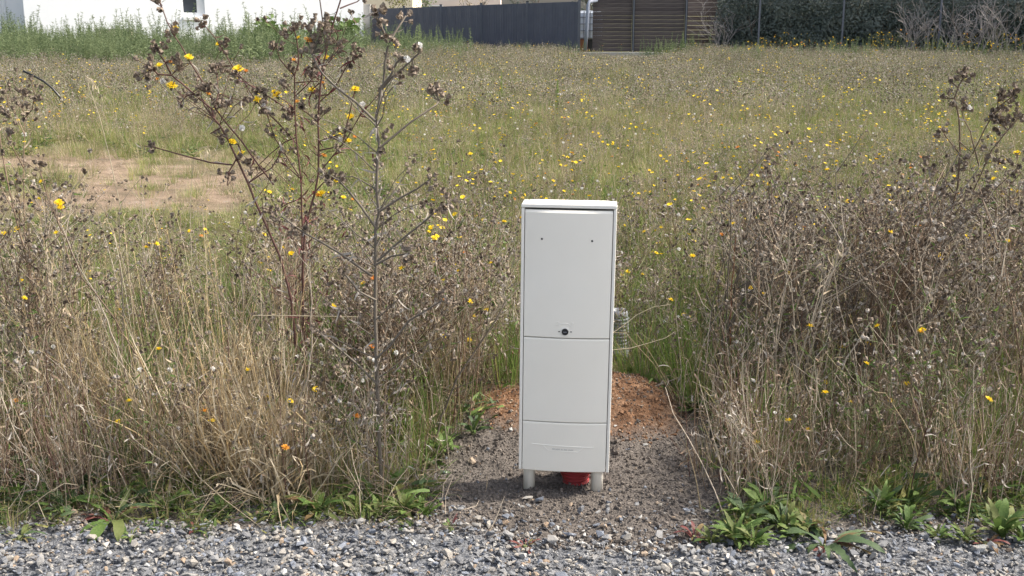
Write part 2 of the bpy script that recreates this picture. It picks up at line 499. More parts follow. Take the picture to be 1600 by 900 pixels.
# ------------------------------------------------------------------ the electrical cabinet
def build_cabinet():
    D = 3.66
    def zz(py): return at(880, py, D).z
    W = .316
    root = empty('electrical_cabinet', (.180, D, 0), (0, R(.5), R(-4.5)))
    tag(root, 'pale grey electrical service cabinet standing on two short legs in the soil', 'cabinet')
    zb, zt = zz(736), zz(326)
    hw = W / 2
    # housing: two side frames, back, floor
    m = MB()
    m.box((-hw, 0, zb), (-hw + .0105, .125, zt), 'cabinet_edge')
    m.box((hw - .0105, 0, zb), (hw, .125, zt), 'cabinet_edge')
    m.box((-hw + .0105, .105, zb), (hw - .0105, .125, zt), 'cabinet')
    m.box((-hw + .0105, .022, zb + .012), (hw - .0105, .105, zb + .02), 'dark_seam')
    m.box((-hw + .0105, .022, zt - .006), (hw - .0105, .105, zt - .001), 'dark_seam')
    bevel(m.build('housing', root), .002)
    # lid
    m = MB()
    zl = zz(318.6)
    y0, y1 = -.002, .132
    def lid_ring(inx, iny0, iny1, z, dz):
        return [Vector((-hw - .0006 + inx, y0 + iny0, z)), Vector((hw + .0006 - inx, y0 + iny0, z)), Vector((hw + .0006 - inx, y1 - iny1, z - dz)), Vector((-hw - .0006 + inx, y1 - iny1, z - dz))]
    rings = [lid_ring(0, 0, 0, zt + .0015, 0), lid_ring(0, 0, 0, zl - .004, .006), lid_ring(.005, .003, .003, zl, .010), lid_ring(.020, .012, .015, zl - .0006, .009), lid_ring(.026, .018, .02, zl + .0036, .0085)]
    vs = [v for r_ in rings for v in r_]
    fs = [[3, 2, 1, 0]]
    for i in range(4):
        for j in range(4):
            a, b = i * 4 + j, i * 4 + (j + 1) % 4
            fs.append([a, b, b + 4, a + 4])
    fs.append([16, 17, 18, 19])
    m.add(vs, fs, 'cabinet_edge')
    bevel(m.build('lid', root), .0025, 3)
    # bulging front panels
    def panel(name, pyt, pyb, lip=0.0):
        m = MB(); n = 20; x0, x1 = -hw + .0128, hw - .0128
        z0, z1 = zz(pyb), zz(pyt)
        def bulge(x): return -.012 * (1 - (x / hw) ** 2) + .001
        cols = []
        for i in range(n + 1):
            x = x0 + (x1 - x0) * i / n; y = bulge(x)
            cols.append([Vector((x, y + .014, z0)), Vector((x, y + .002, z0)), Vector((x, y, z0 + .002)), Vector((x, y, z1 - .004 - lip)), Vector((x, y + .003 + lip * .6, z1)), Vector((x, y + .014 + lip, z1))])
        vs = [v for c in cols for v in c]; fs = []
        for i in range(n):
            for j in range(5):
                a = i * 6 + j; fs.append([a, a + 6, a + 7, a + 1])
        fs.append([0, 1, 2, 3, 4, 5]); e = n * 6; fs.append([e + 5, e + 4, e + 3, e + 2, e + 1, e])
        for i in range(n): fs.append([i * 6 + 5, (i + 1) * 6 + 5, (i + 1) * 6, i * 6])
        m.add(vs, fs, 'cabinet')
        return m.build(name, root), bulge
    door, bulge = panel('door', 328.6, 527.0, .004)
    panel('middle_panel', 528.4, 658.4)
    base, _ = panel('base_panel', 659.6, 735.5)
    def fx(px, py): # photograph column on the front face -> local x
        c = at(px, py, D)
        return (c.x - .180 - math.sin(R(.5)) * c.z) / math.cos(R(4.5))
    def disc(name, px, py, r, depth, mname, parent, n=20):
        x, z = fx(px, py), zz(py); m = MB()
        m.lathe([(r, 0), (r, depth * .8), (r * .86, depth)], mname, n)
        o = m.build(name, parent); o.location = (x, bulge(x), z); o.rotation_euler = (R(90), 0, 0); return o
    disc('screw_hole', 847, 373.5, .0036, .0008, 'black', door); disc('screw_hole', 925, 375, .0036, .0008, 'black', door)
    # lock: collar, barrel, painted slot highlight, index marks, embossed letters and arc
    x, z = fx(883, 517), zz(517)
    m = MB(); m.lathe([(.0165, 0), (.0165, .0012), (.0125, .0022), (.0125, .001)], 'cabinet_edge', 32)
    o = m.build('lock_collar', door); o.location = (x, bulge(x), z); o.rotation_euler = (R(90), 0, 0)
    m = MB(); m.lathe([(.0112, 0), (.0112, .004), (.0095, .0052), (.004, .0046), (.0005, .0044)], 'black', 32)
    m.box((-.006, -.0012, .0045), (.006, .0012, .0062), 'plastic_grey')  # grey bar stands in for the highlight on the slot
    o = m.build('lock', door); o.location = (x, bulge(x), z); o.rotation_euler = (R(90), 0, 0)
    for dx, w in ((-.0215, .003), (-.0170, .004), (.0170, .0045), (.0218, .003)):
        m = MB(); m.box((-w / 2, -.0006, -.0016), (w / 2, .002, .0016), 'black')
        o = m.build('index_mark', door); o.location = (x + dx, bulge(x + dx) - .0003, z)
    for ch, dx in (('O', -.0300), ('F', .0255)):
        cu = bpy.data.curves.new('letter', 'FONT'); cu.body = ch; cu.size = .019; cu.extrude = .0014
        tmp = bpy.data.objects.new('letter', cu); COL.objects.link(tmp)
        bpy.context.view_layer.update()
        me = bpy.data.meshes.new_from_object(tmp.evaluated_get(bpy.context.evaluated_depsgraph_get()))
        bpy.data.objects.remove(tmp)
        me.materials.clear(); me.materials.append(MATS['cabinet_edge'])
        o = link('letter', me, door, (x + dx - .004, bulge(x + dx) - .0002, z + .0215), (R(90), 0, 0))
    m = MB()
    m.tube([Vector((.029 * math.cos(a), 0, .029 * math.sin(a))) for a in np.linspace(R(35), R(145), 18)], .0012, .0012, 'cabinet_edge', 5)
    o = m.build('embossed_arc', door); o.location = (x, bulge(x), z)
    # badge on the base panel: long rib, cut-off frame below it, tiny worn raised lettering
    def fp(px, py): 
        x = fx(px, py); return Vector((x, bulge(x) - .0002, zz(py)))
    m = MB()
    m.tube([fp(831 + (927 - 831) * i / 12, 694 + 3 * i / 12) for i in range(13)], .0016, .0016, 'cabinet_edge', 6, True)
    o = m.build('badge_rib', base)
    m = MB()
    m.tube([fp(849, 695.5), fp(856.5, 702.5), fp(868, 703), fp(890, 703.8), fp(903, 704.2), fp(911, 697.5)], .0011, .0011, 'cabinet_edge', 6, True)
    m.build('badge_frame', base)
    m = MB(); r_ = random.Random(3)
    for a, b in ((863.5, 870), (871, 880), (881.5, 888), (890, 896)):
        q = a
        while q < b:
            p0 = fp(q, 699.3 + (q - 863) * .03); p1 = fp(q, 701.2 + (q - 863) * .03)
            if r_.random() < .85: m.tube([p0, p1], .0006, .0006, 'plastic_grey', 4)
            q += 1.3
    tag(m.build('worn_lettering', base), kind='stuff')
    # legs: half-round plastic stakes cut off at a slant
    for px0, px1, tips in ((816.5, 835, (766, 771, 763)), (923, 942, (767, 774, 775))):
        xa, xb = fx(px0, 745), fx(px1, 745); r_ = (xb - xa) / 2; xc = (xa + xb) / 2
        m = MB(); n = 14; top = zb + .02; ring0, ring1, ring2 = [], [], []
        zs = [at(880, t, D).z for t in tips]
        for i in range(n + 1):
            a = math.pi + math.pi * i / n
            X, Y = xc + r_ * math.cos(a), r_ * .8 * math.sin(a) + .04
            t = i / n; zq = zs[0] + (zs[1] - zs[0]) * min(1, t * 2.5) if t < .4 else zs[1] + (zs[2] - zs[1]) * (t - .4) / .6
            ring0.append(Vector((X, Y, zq - .012))); ring1.append(Vector((X, Y, top)))
        inner0 = [Vector((xc + (v.x - xc) * .8, .04 + (v.y - .04) * .8, v.z)) for v in ring0]
        inner1 = [Vector((xc + (v.x - xc) * .8, .04 + (v.y - .04) * .8, v.z)) for v in ring1]
        k = n + 1; fs = []
        for i in range(n):
            fs += [[i, i + 1, k + i + 1, k + i], [2 * k + i + 1, 2 * k + i, 3 * k + i, 3 * k + i + 1], [i + 1, i, 2 * k + i, 2 * k + i + 1]]
        fs += [[0, k, 3 * k, 2 * k], [n, 2 * k + n, 3 * k + n, k + n]]
        m.add(ring0 + ring1 + inner0 + inner1, fs, 'cabinet')
        m.build('leg', root, True)
build_cabinet()

def build_conduits():
    # red ribbed sheath rising from the soil into the cabinet
    c = at(899, 752, 3.78)
    m = MB(); prof = []
    for i in range(131):
        t = i / 130; z = -.08 + .26 * t
        prof.append((.043 + .014 * sstep(-.02, .03, z) + .0055 * (1 if math.sin(z * 2 * math.pi / .0165) > 0 else -1) * (.6 + .4 * abs(math.sin(z * 2 * math.pi / .0165))), z))
    m.lathe(prof, 'conduit_red', 28, close=False)
    o = m.build('red_conduit', None, True); o.location = (c.x, 3.775, .035); o.rotation_euler = (R(4), R(-4), 0)
    tag(o, 'red ribbed cable conduit coming out of the soil under the cabinet', 'conduit')
    # grey ribbed cover leaning behind the cabinet
    Y = 5.15
    a, b = at(953, 545, Y), at(978, 484, Y)
    root = empty('grey_conduit', (0, 0, 0)); tag(root, 'grey ribbed plastic duct end sticking up behind the cabinet', 'duct')
    w = at(985, 520, Y).x - at(950, 520, Y).x
    cx = (a.x + at(985, 520, Y).x) / 2 - .01
    m = MB(); m.lathe([(w * .42, 0), (w * .42, b.z - a.z - .02), (w * .36, b.z - a.z), (w * .30, b.z - a.z), (w * .30, 0)], 'plastic_grey', 20, (cx, Y, a.z), False)
    m.build('tube', root, True)
    h = b.z - a.z
    for i in range(9):
        m = MB(); m.lathe([(w * .42, 0), (w * .47, .002), (w * .47, .008), (w * .42, .010)], 'plastic_grey', 20, (cx, Y, a.z + .012 + i * (h - .05) / 8.5), False)
        m.build('rib', root, True)
    m = MB(); m.lathe([(w * .42, -.06), (w * .5, -.06), (w * .5, .004), (w * .42, .004)], 'plastic_grey', 20, (cx, Y, a.z), False)
    m.build('collar', root, True)
    # red tape scrap left of the cabinet
    p = at(800, 549, 4.7); m = MB()
    pts = [p + Vector((-.028 + .014 * i, .004 * math.sin(i * 1.3), .004 * math.sin(i * 2.1))) for i in range(7)]
    m.ribbon(pts, .02, Vector((0, .25, 1)).normalized(), 'conduit_red', False)
    o = m.build('red_tape'); sm = o.modifiers.new('thickness', 'SOLIDIFY'); sm.thickness = .0015
    tag(o, 'scrap of red warning tape among the stems beside the cabinet', 'tape')
    # black cable loops right of the cabinet
    p = at(1098, 520, 5.3); m = MB()
    for k in range(4):
        rr = .045 + .008 * k; ph = k * .7
        m.tube([p + Vector((rr * math.cos(a + ph), .04 * math.sin(a * 1.0 + k), rr * 1.25 * math.sin(a + ph) + .01 * k)) for a in np.linspace(0, 6.6, 30)], .004, .004, 'black', 6)
    m.tube([p + Vector((.03, 0, -.05)), p + Vector((.06, .03, -.14)), p + Vector((.05, .05, -.28)), p + Vector((.05, .05, -.42))], .004, .004, 'black', 6)
    tag(m.build('black_cable', None, True), 'tangled loops of black cable in the grass right of the cabinet', 'cable')
    # black corrugated tube arching out of the field on the left
    Y = 18.0
    pts = [at(x, y, Y) for x, y in ((36, 111), (52, 118), (68, 127), (82, 138), (94, 152), (104, 166), (110, 178))]
    pts += [at(114, 195, Y)]
    m = MB(); m.tube(pts, .017, .017, 'black', 8, True)
    tag(m.build('black_hose', None, True), 'black flexible hose arching up out of the dry weeds', 'hose')
build_conduits()

# ------------------------------------------------------------------ background buildings and fences
def build_white_house():
    ang = math.atan2(.34, .94)
    A = on_line(568, (-60, 56), (60, 56))          # right end of the facade
    root = empty('white_house', (A.x, A.y, 0), (0, 0, ang))
    tag(root, 'white rendered house with a small window behind the green weeds', 'house')
    Wd, H, dep = 15.2, 3.6, 9.0
    # facade in local coordinates: x from -Wd to 0, outside face y = 0
    inv = Matrix.Rotation(-ang, 4, 'Z')
    def loc(px, py):
        d = ray(px, py); o = inv @ (Vector((0, 0, CAM_H)) - Vector((A.x, A.y, 0))); dd = inv @ d
        return o + dd * (-o.y / dd.y)
    wl, wr, ws = loc(284, 10).x, loc(320, 10).x, loc(300, 25.5).z
    wt = ws + 1.25
    m = MB(); t = .24
    def grid_wall(x0, x1, z0, z1, hole):
        hx0, hx1, hz0, hz1 = hole
        for a, b, c, d in ((x0, hx0, z0, z1), (hx1, x1, z0, z1), (hx0, hx1, z0, hz0), (hx0, hx1, hz1, z1)):
            m.box((a, 0, c), (b, t, d), 'render_white')
    grid_wall(-Wd, 0, -.3, H, (wl, wr, ws, wt))
    m.box((-.24, t, -.3), (0, dep, H), 'render_white'); m.box((-Wd, t, -.3), (-Wd + .24, dep, H), 'render_white')
    m.box((-Wd + .24, dep - .24, -.3), (-.24, dep, H), 'render_white')
    m.build('wall', root)
    m = MB(); m.box((-Wd - .03, -.03, H), (.03, dep + .03, H + .07), 'roof_slate'); m.build('roof', root)
    m = MB(); m.box((wl + .002, t + .6, ws - .3), (wr - .002, t + .62, wt + .2), 'curtain'); m.build('interior', root)
    win = empty('window'); win.parent = root
    m = MB(); f = .07; y0, y1 = .15, .21
    m.box((wl, y0, ws), (wl + f, y1, wt), 'frame_white'); m.box((wr - f, y0, ws), (wr, y1, wt), 'frame_white')
    m.box((wl + f, y0, ws), (wr - f, y1, ws + f * 2.4), 'frame_white'); m.box((wl + f, y0, wt - f), (wr - f, y1, wt), 'frame_white')
    m.build('frame', win)
    m = MB(); m.box((wl + f, .175, ws + f * 2.4), (wr - f - .28, .19, wt - f), 'glass_dark'); m.build('pane', win)
    m = MB(); m.box((wr - f - .28, .16, ws + f * 2.4), (wr - f, .20, wt - f), 'frame_white'); m.build('casement', win)
    m = MB(); m.box((wl + .02, -.11, ws - .17), (wr - .1, .0, ws - .02), 'frame_white'); bevel(m.build('sill', win), .01)
    # set-back wing on the left, in the shade of the main block
    m = MB(); m.box((-Wd - 8, 3.0, -.3), (-Wd - .002, 3.24, H - .3), 'render_white'); m.box((-Wd - 8, 3.24, -.3), (-Wd - 7.7, dep, H - .3), 'render_white')
    m.box((-Wd - 8, 2.9, H - .3), (-Wd - .002, dep, H - .2), 'roof_slate')
    m.build('side_wing', root)
    m = MB(); m.tube([Vector((-Wd - 1.0, 2.9, 0)), Vector((-Wd - 1.0, 2.9, H - .3))], .09, .09, 'frame_white', 10); m.build('downpipe', root, True)
    # storage box and meter box at the foot of the wall
    p0, p1 = on_line(146, (-60, 49.0), (60, 49.0)), on_line(200, (-60, 49.0), (60, 49.0))
    r2 = empty('storage_box', (p0.x, 49.0, 0)); tag(r2, 'pale beige storage box half hidden in weeds under the white wall', 'box')
    w = p1.x - p0.x
    m = MB(); m.box((0, 0, 0), (w, .6, .92), 'render_cream'); bevel(m.build('body', r2), .03)
    m = MB(); m.box((-.04, -.04, .922), (w + .04, .64, 1.0), 'concrete'); bevel(m.build('lid', r2), .02)
    p0, p1 = on_line(14, (-60, 47.5), (60, 47.5)), on_line(34, (-60, 47.5), (60, 47.5))
    r2 = empty('meter_box', (p0.x, 47.5, 0)); tag(r2, 'small grey meter box by the corner of the white house', 'box')
    w = p1.x - p0.x
    m = MB(); m.box((0, 0, 0), (w, .3, .72), 'concrete'); bevel(m.build('body', r2), .02)
    m = MB(); m.box((-.02, -.02, .722), (w + .02, .32, .77), 'post_dark'); bevel(m.build('lid', r2), .01)
build_white_house()

def simple_house(name, label, px0, px1, Y, wallm, H, win_px):
    a, b = on_line(px0, (-60, Y), (60, Y)), on_line(px1, (-60, Y), (60, Y))
    root = empty(name, (a.x, Y, 0)); tag(root, label, 'house')
    w = b.x - a.x; dep = 8
    m = MB(); m.box((0, 0, -.3), (w, dep, H), wallm); m.build('wall', root)
    m = MB()
    vs = [Vector((-.4, -.4, H + .01)), Vector((w + .4, -.4, H + .01)), Vector((w + .4, dep + .4, H + .01)), Vector((-.4, dep + .4, H + .01)), Vector((-.4, dep / 2, H + 2.4)), Vector((w + .4, dep / 2, H + 2.4))]
    m.add(vs, [[3, 2, 1, 0], [0, 1, 5, 4], [2, 3, 4, 5], [0, 4, 3], [1, 2, 5]], 'roof_slate'); m.build('roof', root)
    for f in win_px:
        win = empty('window'); win.parent = root
        x = w * f
        m = MB(); m.box((x - .55, -.03, .95), (x + .55, -.002, 2.25), 'frame_white'); m.build('frame', win)
        m = MB(); m.box((x - .47, -.045, 1.03), (x + .47, -.032, 2.17), 'glass_dark'); m.build('pane', win)
simple_house('cream_house', 'cream rendered house showing just above the grey fence', 520, 645, 78, 'render_cream', 4.6, (.2,))
simple_house('pink_house', 'pale pink house behind the shrubs beyond the grey fence', 648, 782, 92, 'render_pink', 4.4, (.25, .8))

FA, FB = on_line(576, (-60, 57), (60, 57)), on_line(905, (-60, 43.5), (60, 43.5))
def build_grey_fence():
    root = empty('grey_fence', (0, 0, 0)); tag(root, 'dark blue grey slatted privacy fence right of the white house', 'fence')
    pxs = [577, 631, 689, 752, 824, 905]
    P = [on_line(p, FA, FB) for p in pxs]
    Ht = [1.84 + (2.07 - 1.84) * (i / 5) for i in range(6)]
    for p, h in zip(P, Ht):
        m = MB(); m.box((-.05, -.05, -.2), (.05, .05, h + .06), 'post_grey'); m.box((-.058, -.058, h + .06), (.058, .058, h + .09), 'post_dark')
        o = m.build('post', root); o.location = p
    for i in range(5):
        a, b = P[i], P[i + 1]; d = b - a; ln = d.length; d.normalize(); nrm = Vector((d.y, -d.x, 0))
        m = MB(); n = int(ln / .055)
        for k in range(n):
            x0 = .06 + (ln - .12) * k / n; x1 = x0 + (ln - .12) / n * .998
            off = .003 * math.sin(k * 1.9 + i); lean = .004 * math.sin(k * .5)
            h = Ht[i] + (Ht[i + 1] - Ht[i]) * k / n - .006 * rng.random()
            q = [a + d * x0 + nrm * off, a + d * x1 + nrm * (off + .004)]
            vs = [q[0] + Vector((0, 0, .06)), q[1] + Vector((0, 0, .06)), q[1] + nrm * lean + Vector((0, 0, h)), q[0] + nrm * lean + Vector((0, 0, h))]
            vs += [v - nrm * .01 for v in vs]
            m.add(vs, [[0, 1, 2, 3], [7, 6, 5, 4], [1, 5, 6, 2], [4, 0, 3, 7], [3, 2, 6, 7]], 'fence_grey')
        for zz in (.25, .8, 1.35, Ht[i] - .12):
            m.tube([a + d * .05 - nrm * .03 + Vector((0, 0, zz)), b - d * .05 - nrm * .03 + Vector((0, 0, zz))], .012, .012, 'post_dark', 4)
        tag(m.build('slat_panel', root), kind='stuff')
    p = on_line(573, (-60, 56.5), (60, 56.5))
    m = MB(); m.box((-.17, -.12, -.2), (.17, .12, 2.0), 'concrete'); m.box((-.2, -.15, 2.0), (.2, .15, 2.06), 'concrete')
    o = m.build('gate_pillar'); o.location = p; tag(o, 'light grey concrete pillar between white house and grey fence', 'pillar')
build_grey_fence()

def build_board_screen():
    Y = 43.6
    def X(px): return on_line(px, (-60, Y), (60, Y)).x
    root = empty('wooden_screen', (0, Y, 0)); tag(root, 'tall dark brown horizontal board screen with two black posts', 'fence')
    H = 2.75; bh = .148
    me_cache = {}
    for a, b in ((X(926), X(988)), (X(992), X(1070))):
        for k in range(18):
            m = MB(); w = b - a - .02
            key = round(w, 3)
            if key not in me_cache:
                m.box((0, -.014, .003), (w, .014, bh - .0015), 'board_brown'); me_cache[key] = m.mesh('board')
            o = link('board', me_cache[key], root, (a + .01, rng.uniform(-.0015, .0015), .215 + k * bh))
    for px in (990, 1072):
        m = MB(); m.box((-.05, -.05, -.2), (.05, .05, H + .05), 'post_dark'); m.box((-.022, -.062, .1), (.022, -.052, H), 'post_grey')
        o = m.build('post', root); o.location = (X(px), -.035, 0)
    m = MB(); m.box((X(888), 43.38, -.2), (X(1038), 43.52, .20), 'concrete'); o = bevel(m.build('concrete_kerb'), .02)
    tag(o, 'low concrete kerb along the foot of the brown board screen', 'kerb')
    # lighter screen further back
    Y2 = 46.0
    def X2(px): return on_line(px, (-60, Y2), (60, Y2)).x
    root = empty('pale_screen', (0, Y2, 0)); tag(root, 'weathered brown board screen coloured as sunlit with pale stripes beside the hedge', 'fence')
    a, b = X2(1074), X2(1132); m = MB(); m.box((0, -.012, .003), (b - a, .012, .165), 'board_sunlit'); me = m.mesh('board')
    for k in range(15): link('board', me, root, (a, rng.uniform(-.006, .006), .1 + k * .178))
    for x in (a - .05, b + .05):
        m = MB(); m.box((x - .045, -.045, -.2), (x + .045, .045, 2.8), 'post_dark'); m.build('post', root)
    # caged water tank behind the gap
    Yt = 46.5
    xa = on_line(903, (-60, Yt), (60, Yt)).x; 
    root = empty('water_tank', (xa, Yt, 0)); tag(root, 'pale caged water tank on a rusty base in the gap between the fences', 'tank')
    m = MB(); m.box((.04, .04, .62), (1.0, 1.0, 1.70), 'tank_white'); bevel(m.build('tank', root), .06, 3)
    m = MB(); m.box((0, 0, .12), (.42, 1.0, .60), 'rust_brown'); m.box((.44, .1, .12), (1.02, 1.0, .60), 'post_dark'); m.build('base', root)
    for x in (.0, .25, .5, .75, 1.02):
        m = MB(); m.tube([Vector((x, .0, .6)), Vector((x, .0, 1.72))], .016, .016, 'post_grey', 6); m.build('cage_bar', root)
    for z in (.66, .95, 1.22, 1.48, 1.72):
        m = MB(); m.tube([Vector((0, -.02, z)), Vector((1.02, -.02, z))], .016, .016, 'post_grey' if z < 1.6 else 'tank_white', 6); m.build('cage_bar', root)
    # leaning downpipe
    a, b = at(914.5, 79, 43.2), at(919, 8, 43.2)
    m = MB(); m.tube([a, a.lerp(b, .5), b, b + Vector((.05, .1, .12)), b + Vector((.35, .35, .17))], .07, .06, 'pipe_pale', 12, True)
    tag(m.build('drain_pipe', None, True), 'pale blue grey drain pipe leaning beside the brown board screen', 'pipe')
build_board_screen()

# ------------------------------------------------------------------ shrubs, hedge and trees of the background
UP = Vector((0, 0, 1))
def rvec(r, s=1.0): return Vector((r.gauss(0, s), r.gauss(0, s), r.gauss(0, s)))
def perp(d, r):
    v = d.cross(rvec(r))
    return v.normalized() if v.length > 1e-6 else d.orthogonal().normalized()
def leaf_cloud(m, c, rad, n, size, mname, r):
    for i in range(n):
        v = Vector((r.gauss(0, 1), r.gauss(0, 1), r.gauss(0, 1))).normalized() * (r.random() ** .45)
        p = Vector((c[0] + v.x * rad[0], c[1] + v.y * rad[1], c[2] + v.z * rad[2]))
        d = Vector((r.gauss(0, 1), r.gauss(0, 1), r.gauss(0, .6))).normalized(); s = d.cross(Vector((r.gauss(0, 1), r.gauss(0, 1), r.gauss(0, 1)))).normalized()
        L_ = size * r.uniform(.6, 1.4)
        m.add([p, p + d * L_ * .5 + s * L_ * .28, p + d * L_, p + d * L_ * .5 - s * L_ * .28], [[0, 1, 2, 3]], mname)

def branchy(m, p, d, ln, r0, lev, r, mname, tips, wob=.25, up=.1, kids=(2, 4), shrink=.62, spread=.7, sides=5, minr=.006):
    n = max(3, int(4 + lev)); path = [p.copy()]; d = d.normalized()
    for i in range(n):
        d = (d + Vector((r.gauss(0, wob), r.gauss(0, wob), r.gauss(0, wob) + up)) * .5).normalized()
        path.append(path[-1] + d * ln / n)
    r1 = max(minr, r0 * .5)
    m.tube(path, r0, r1, mname, sides if lev > 0 else 3)
    if lev == 0:
        tips.append((path[-1], d)); tips.append((path[len(path) // 2], d)); return
    for k in range(r.randint(*kids)):
        i = r.randint(len(path) // 3, len(path) - 1); dd = (d + Vector((r.gauss(0, spread), r.gauss(0, spread), r.gauss(0, spread * .6) + .15))).normalized()
        branchy(m, path[i], dd, ln * shrink * r.uniform(.7, 1.2), max(minr, r0 * .5), lev - 1, r, mname, tips, wob, up, kids, shrink, spread, sides, minr)

HA, HB = (on_line(1118, (-60, 45.2), (60, 45.2))), (on_line(1600, (-60, 40.0), (60, 40.0)))
def build_hedge():
    r = random.Random(77)
    ext = HB + (HB - HA) * .35
    d = (ext - HA); ln = d.length; d.normalize(); nrm = Vector((d.y, -d.x, 0))
    root = empty('hedge', HA); tag(root, 'tall dark bluish green clipped hedge along the right boundary', 'hedge')
    core, leaves = MB(), MB()
    # uneven inner mass of branches
    for i in range(150):
        t = r.random() * ln; p = d * t - nrm * r.uniform(.3, 1.0); tips = []
        branchy(core, p, Vector((r.gauss(0, .2), r.gauss(0, .2), 1)), 1.7, .022, 1, r, 'bark', tips, kids=(2, 3), minr=.007)
    core.build('branches', root)
    n = 56000
    for i in range(n):
        t = r.random() * ln; z = r.uniform(.05, 3.1)
        face = .17 * noise.noise(Vector((t * .9, z * 1.1, 5))) + .09 * noise.noise(Vector((t * 3, z * 3, 8)))
        depth = abs(r.gauss(0, .32)) - face
        if z > 2.75 + .3 * noise.noise(Vector((t, 0, 2))): continue
        p = d * t - nrm * (depth - .0) + Vector((0, 0, z))
        nn = (nrm + UP * .6 + rvec(r, .5)).normalized(); a = perp(nn, r); s = nn.cross(a); q = r.uniform(.07, .14)
        leaves.add([p, p + a * q * .5 + s * q * .3, p + a * q, p + a * q * .5 - s * q * .3], [[0, 1, 2, 3]], 'hedge_leaf')
    tag(leaves.build('foliage', root), kind='stuff')
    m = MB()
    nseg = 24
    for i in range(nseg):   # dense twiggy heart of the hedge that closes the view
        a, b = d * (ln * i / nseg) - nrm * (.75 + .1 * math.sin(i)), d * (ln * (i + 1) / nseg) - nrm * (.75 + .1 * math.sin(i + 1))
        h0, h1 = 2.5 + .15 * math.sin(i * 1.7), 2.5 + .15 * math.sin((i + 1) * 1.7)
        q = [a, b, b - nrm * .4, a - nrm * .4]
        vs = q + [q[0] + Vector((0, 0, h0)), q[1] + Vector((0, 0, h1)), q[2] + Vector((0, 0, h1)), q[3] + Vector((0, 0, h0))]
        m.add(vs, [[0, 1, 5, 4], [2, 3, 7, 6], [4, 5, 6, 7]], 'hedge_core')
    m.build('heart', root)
    # wire fence in front of it
    root = empty('wire_fence', (0, 0, 0)); tag(root, 'thin wire fence on slim grey posts in front of the hedge', 'fence')
    A2, B2 = HA + nrm * .45, ext + nrm * .45
    for px in (1187, 1318, 1470, 1650):
        p = on_line(px, A2, B2); m = MB(); m.box((-.03, -.03, -.2), (.03, .03, 2.6), 'post_grey'); o = m.build('post', root); o.location = p
    for z in (.5, 1.0, 1.5, 2.0, 2.5):
        m = MB(); m.tube([A2 + Vector((0, 0, z)), B2 + Vector((0, 0, z))], .004, .004, 'post_grey', 3); m.build('wire', root)
    # dead shrubs
    def dead(px, dy, label, n, h, spread):
        p = on_line(px, HA + nrm * dy, ext + nrm * dy); o = empty('dead_shrub', p); tag(o, label, 'shrub')
        m = MB(); tips = []
        for i in range(n):
            branchy(m, Vector((r.gauss(0, spread), r.gauss(0, .15), 0)), Vector((r.gauss(0, .32), r.gauss(0, .15), 1)), h * r.uniform(.55, .9), .016, 2, r, 'dead_branch', tips, wob=.3, kids=(3, 4), minr=.006, sides=4)
        m.build('branches', o)
    dead(1125, .5, 'pale dead climbing shrub where the hedge meets the brown screens', 9, 2.0, .25)
    dead(1432, .8, 'grey leafless shrub in front of the hedge right of the second post', 13, 1.9, .5)
    dead(1505, .9, 'grey leafless bramble thicket right of the third wire fence post', 13, 1.9, .5)
    dead(1580, .8, 'grey leafless shrub at the right edge before the hedge', 13, 1.9, .5)
build_hedge()

def small_tree(name, label, px, Y, h, crown, leafm, nleaf, lsize, seed, trunk=.06):
    r = random.Random(seed); p = on_line(px, (-90, Y), (90, Y)); o = empty(name, p); tag(o, label, 'tree')
    m, tips = MB(), []
    branchy(m, Vector((0, 0, 0)), Vector((0, 0, 1)), h * .55, trunk, 3, r, 'bark', tips, wob=.16, kids=(3, 4), minr=.008, spread=.6)
    m.build('trunk', o)
    m = MB()
    for q, d in tips:
        leaf_cloud(m, q, (crown, crown, crown * .8), max(2, nleaf // len(tips)), lsize, leafm, r)
    tag(m.build('crown', o), kind='stuff')
small_tree('garden_tree', 'small leafy shrub tree above the grey fence before the pink house', 668, 66, 2.9, .35, 'weed_green', 1800, .13, 4)
small_tree('garden_tree', 'slim sparse tree against the cream house wall', 622, 68, 3.2, .25, 'grass_olive', 500, .12, 5, .04)
small_tree('garden_tree', 'leafless looking tree above the third fence bay', 742, 64, 3.3, .3, 'dry_leaf', 260, .10, 6)
small_tree('garden_tree', 'twiggy tree with few leaves above the last grey fence bay', 842, 60, 3.6, .3, 'hedge_leaf', 700, .12, 7)
small_tree('garden_tree', 'dark leaved small tree above the water tank', 921, 52, 3.4, .3, 'hedge_leaf', 1500, .13, 8)

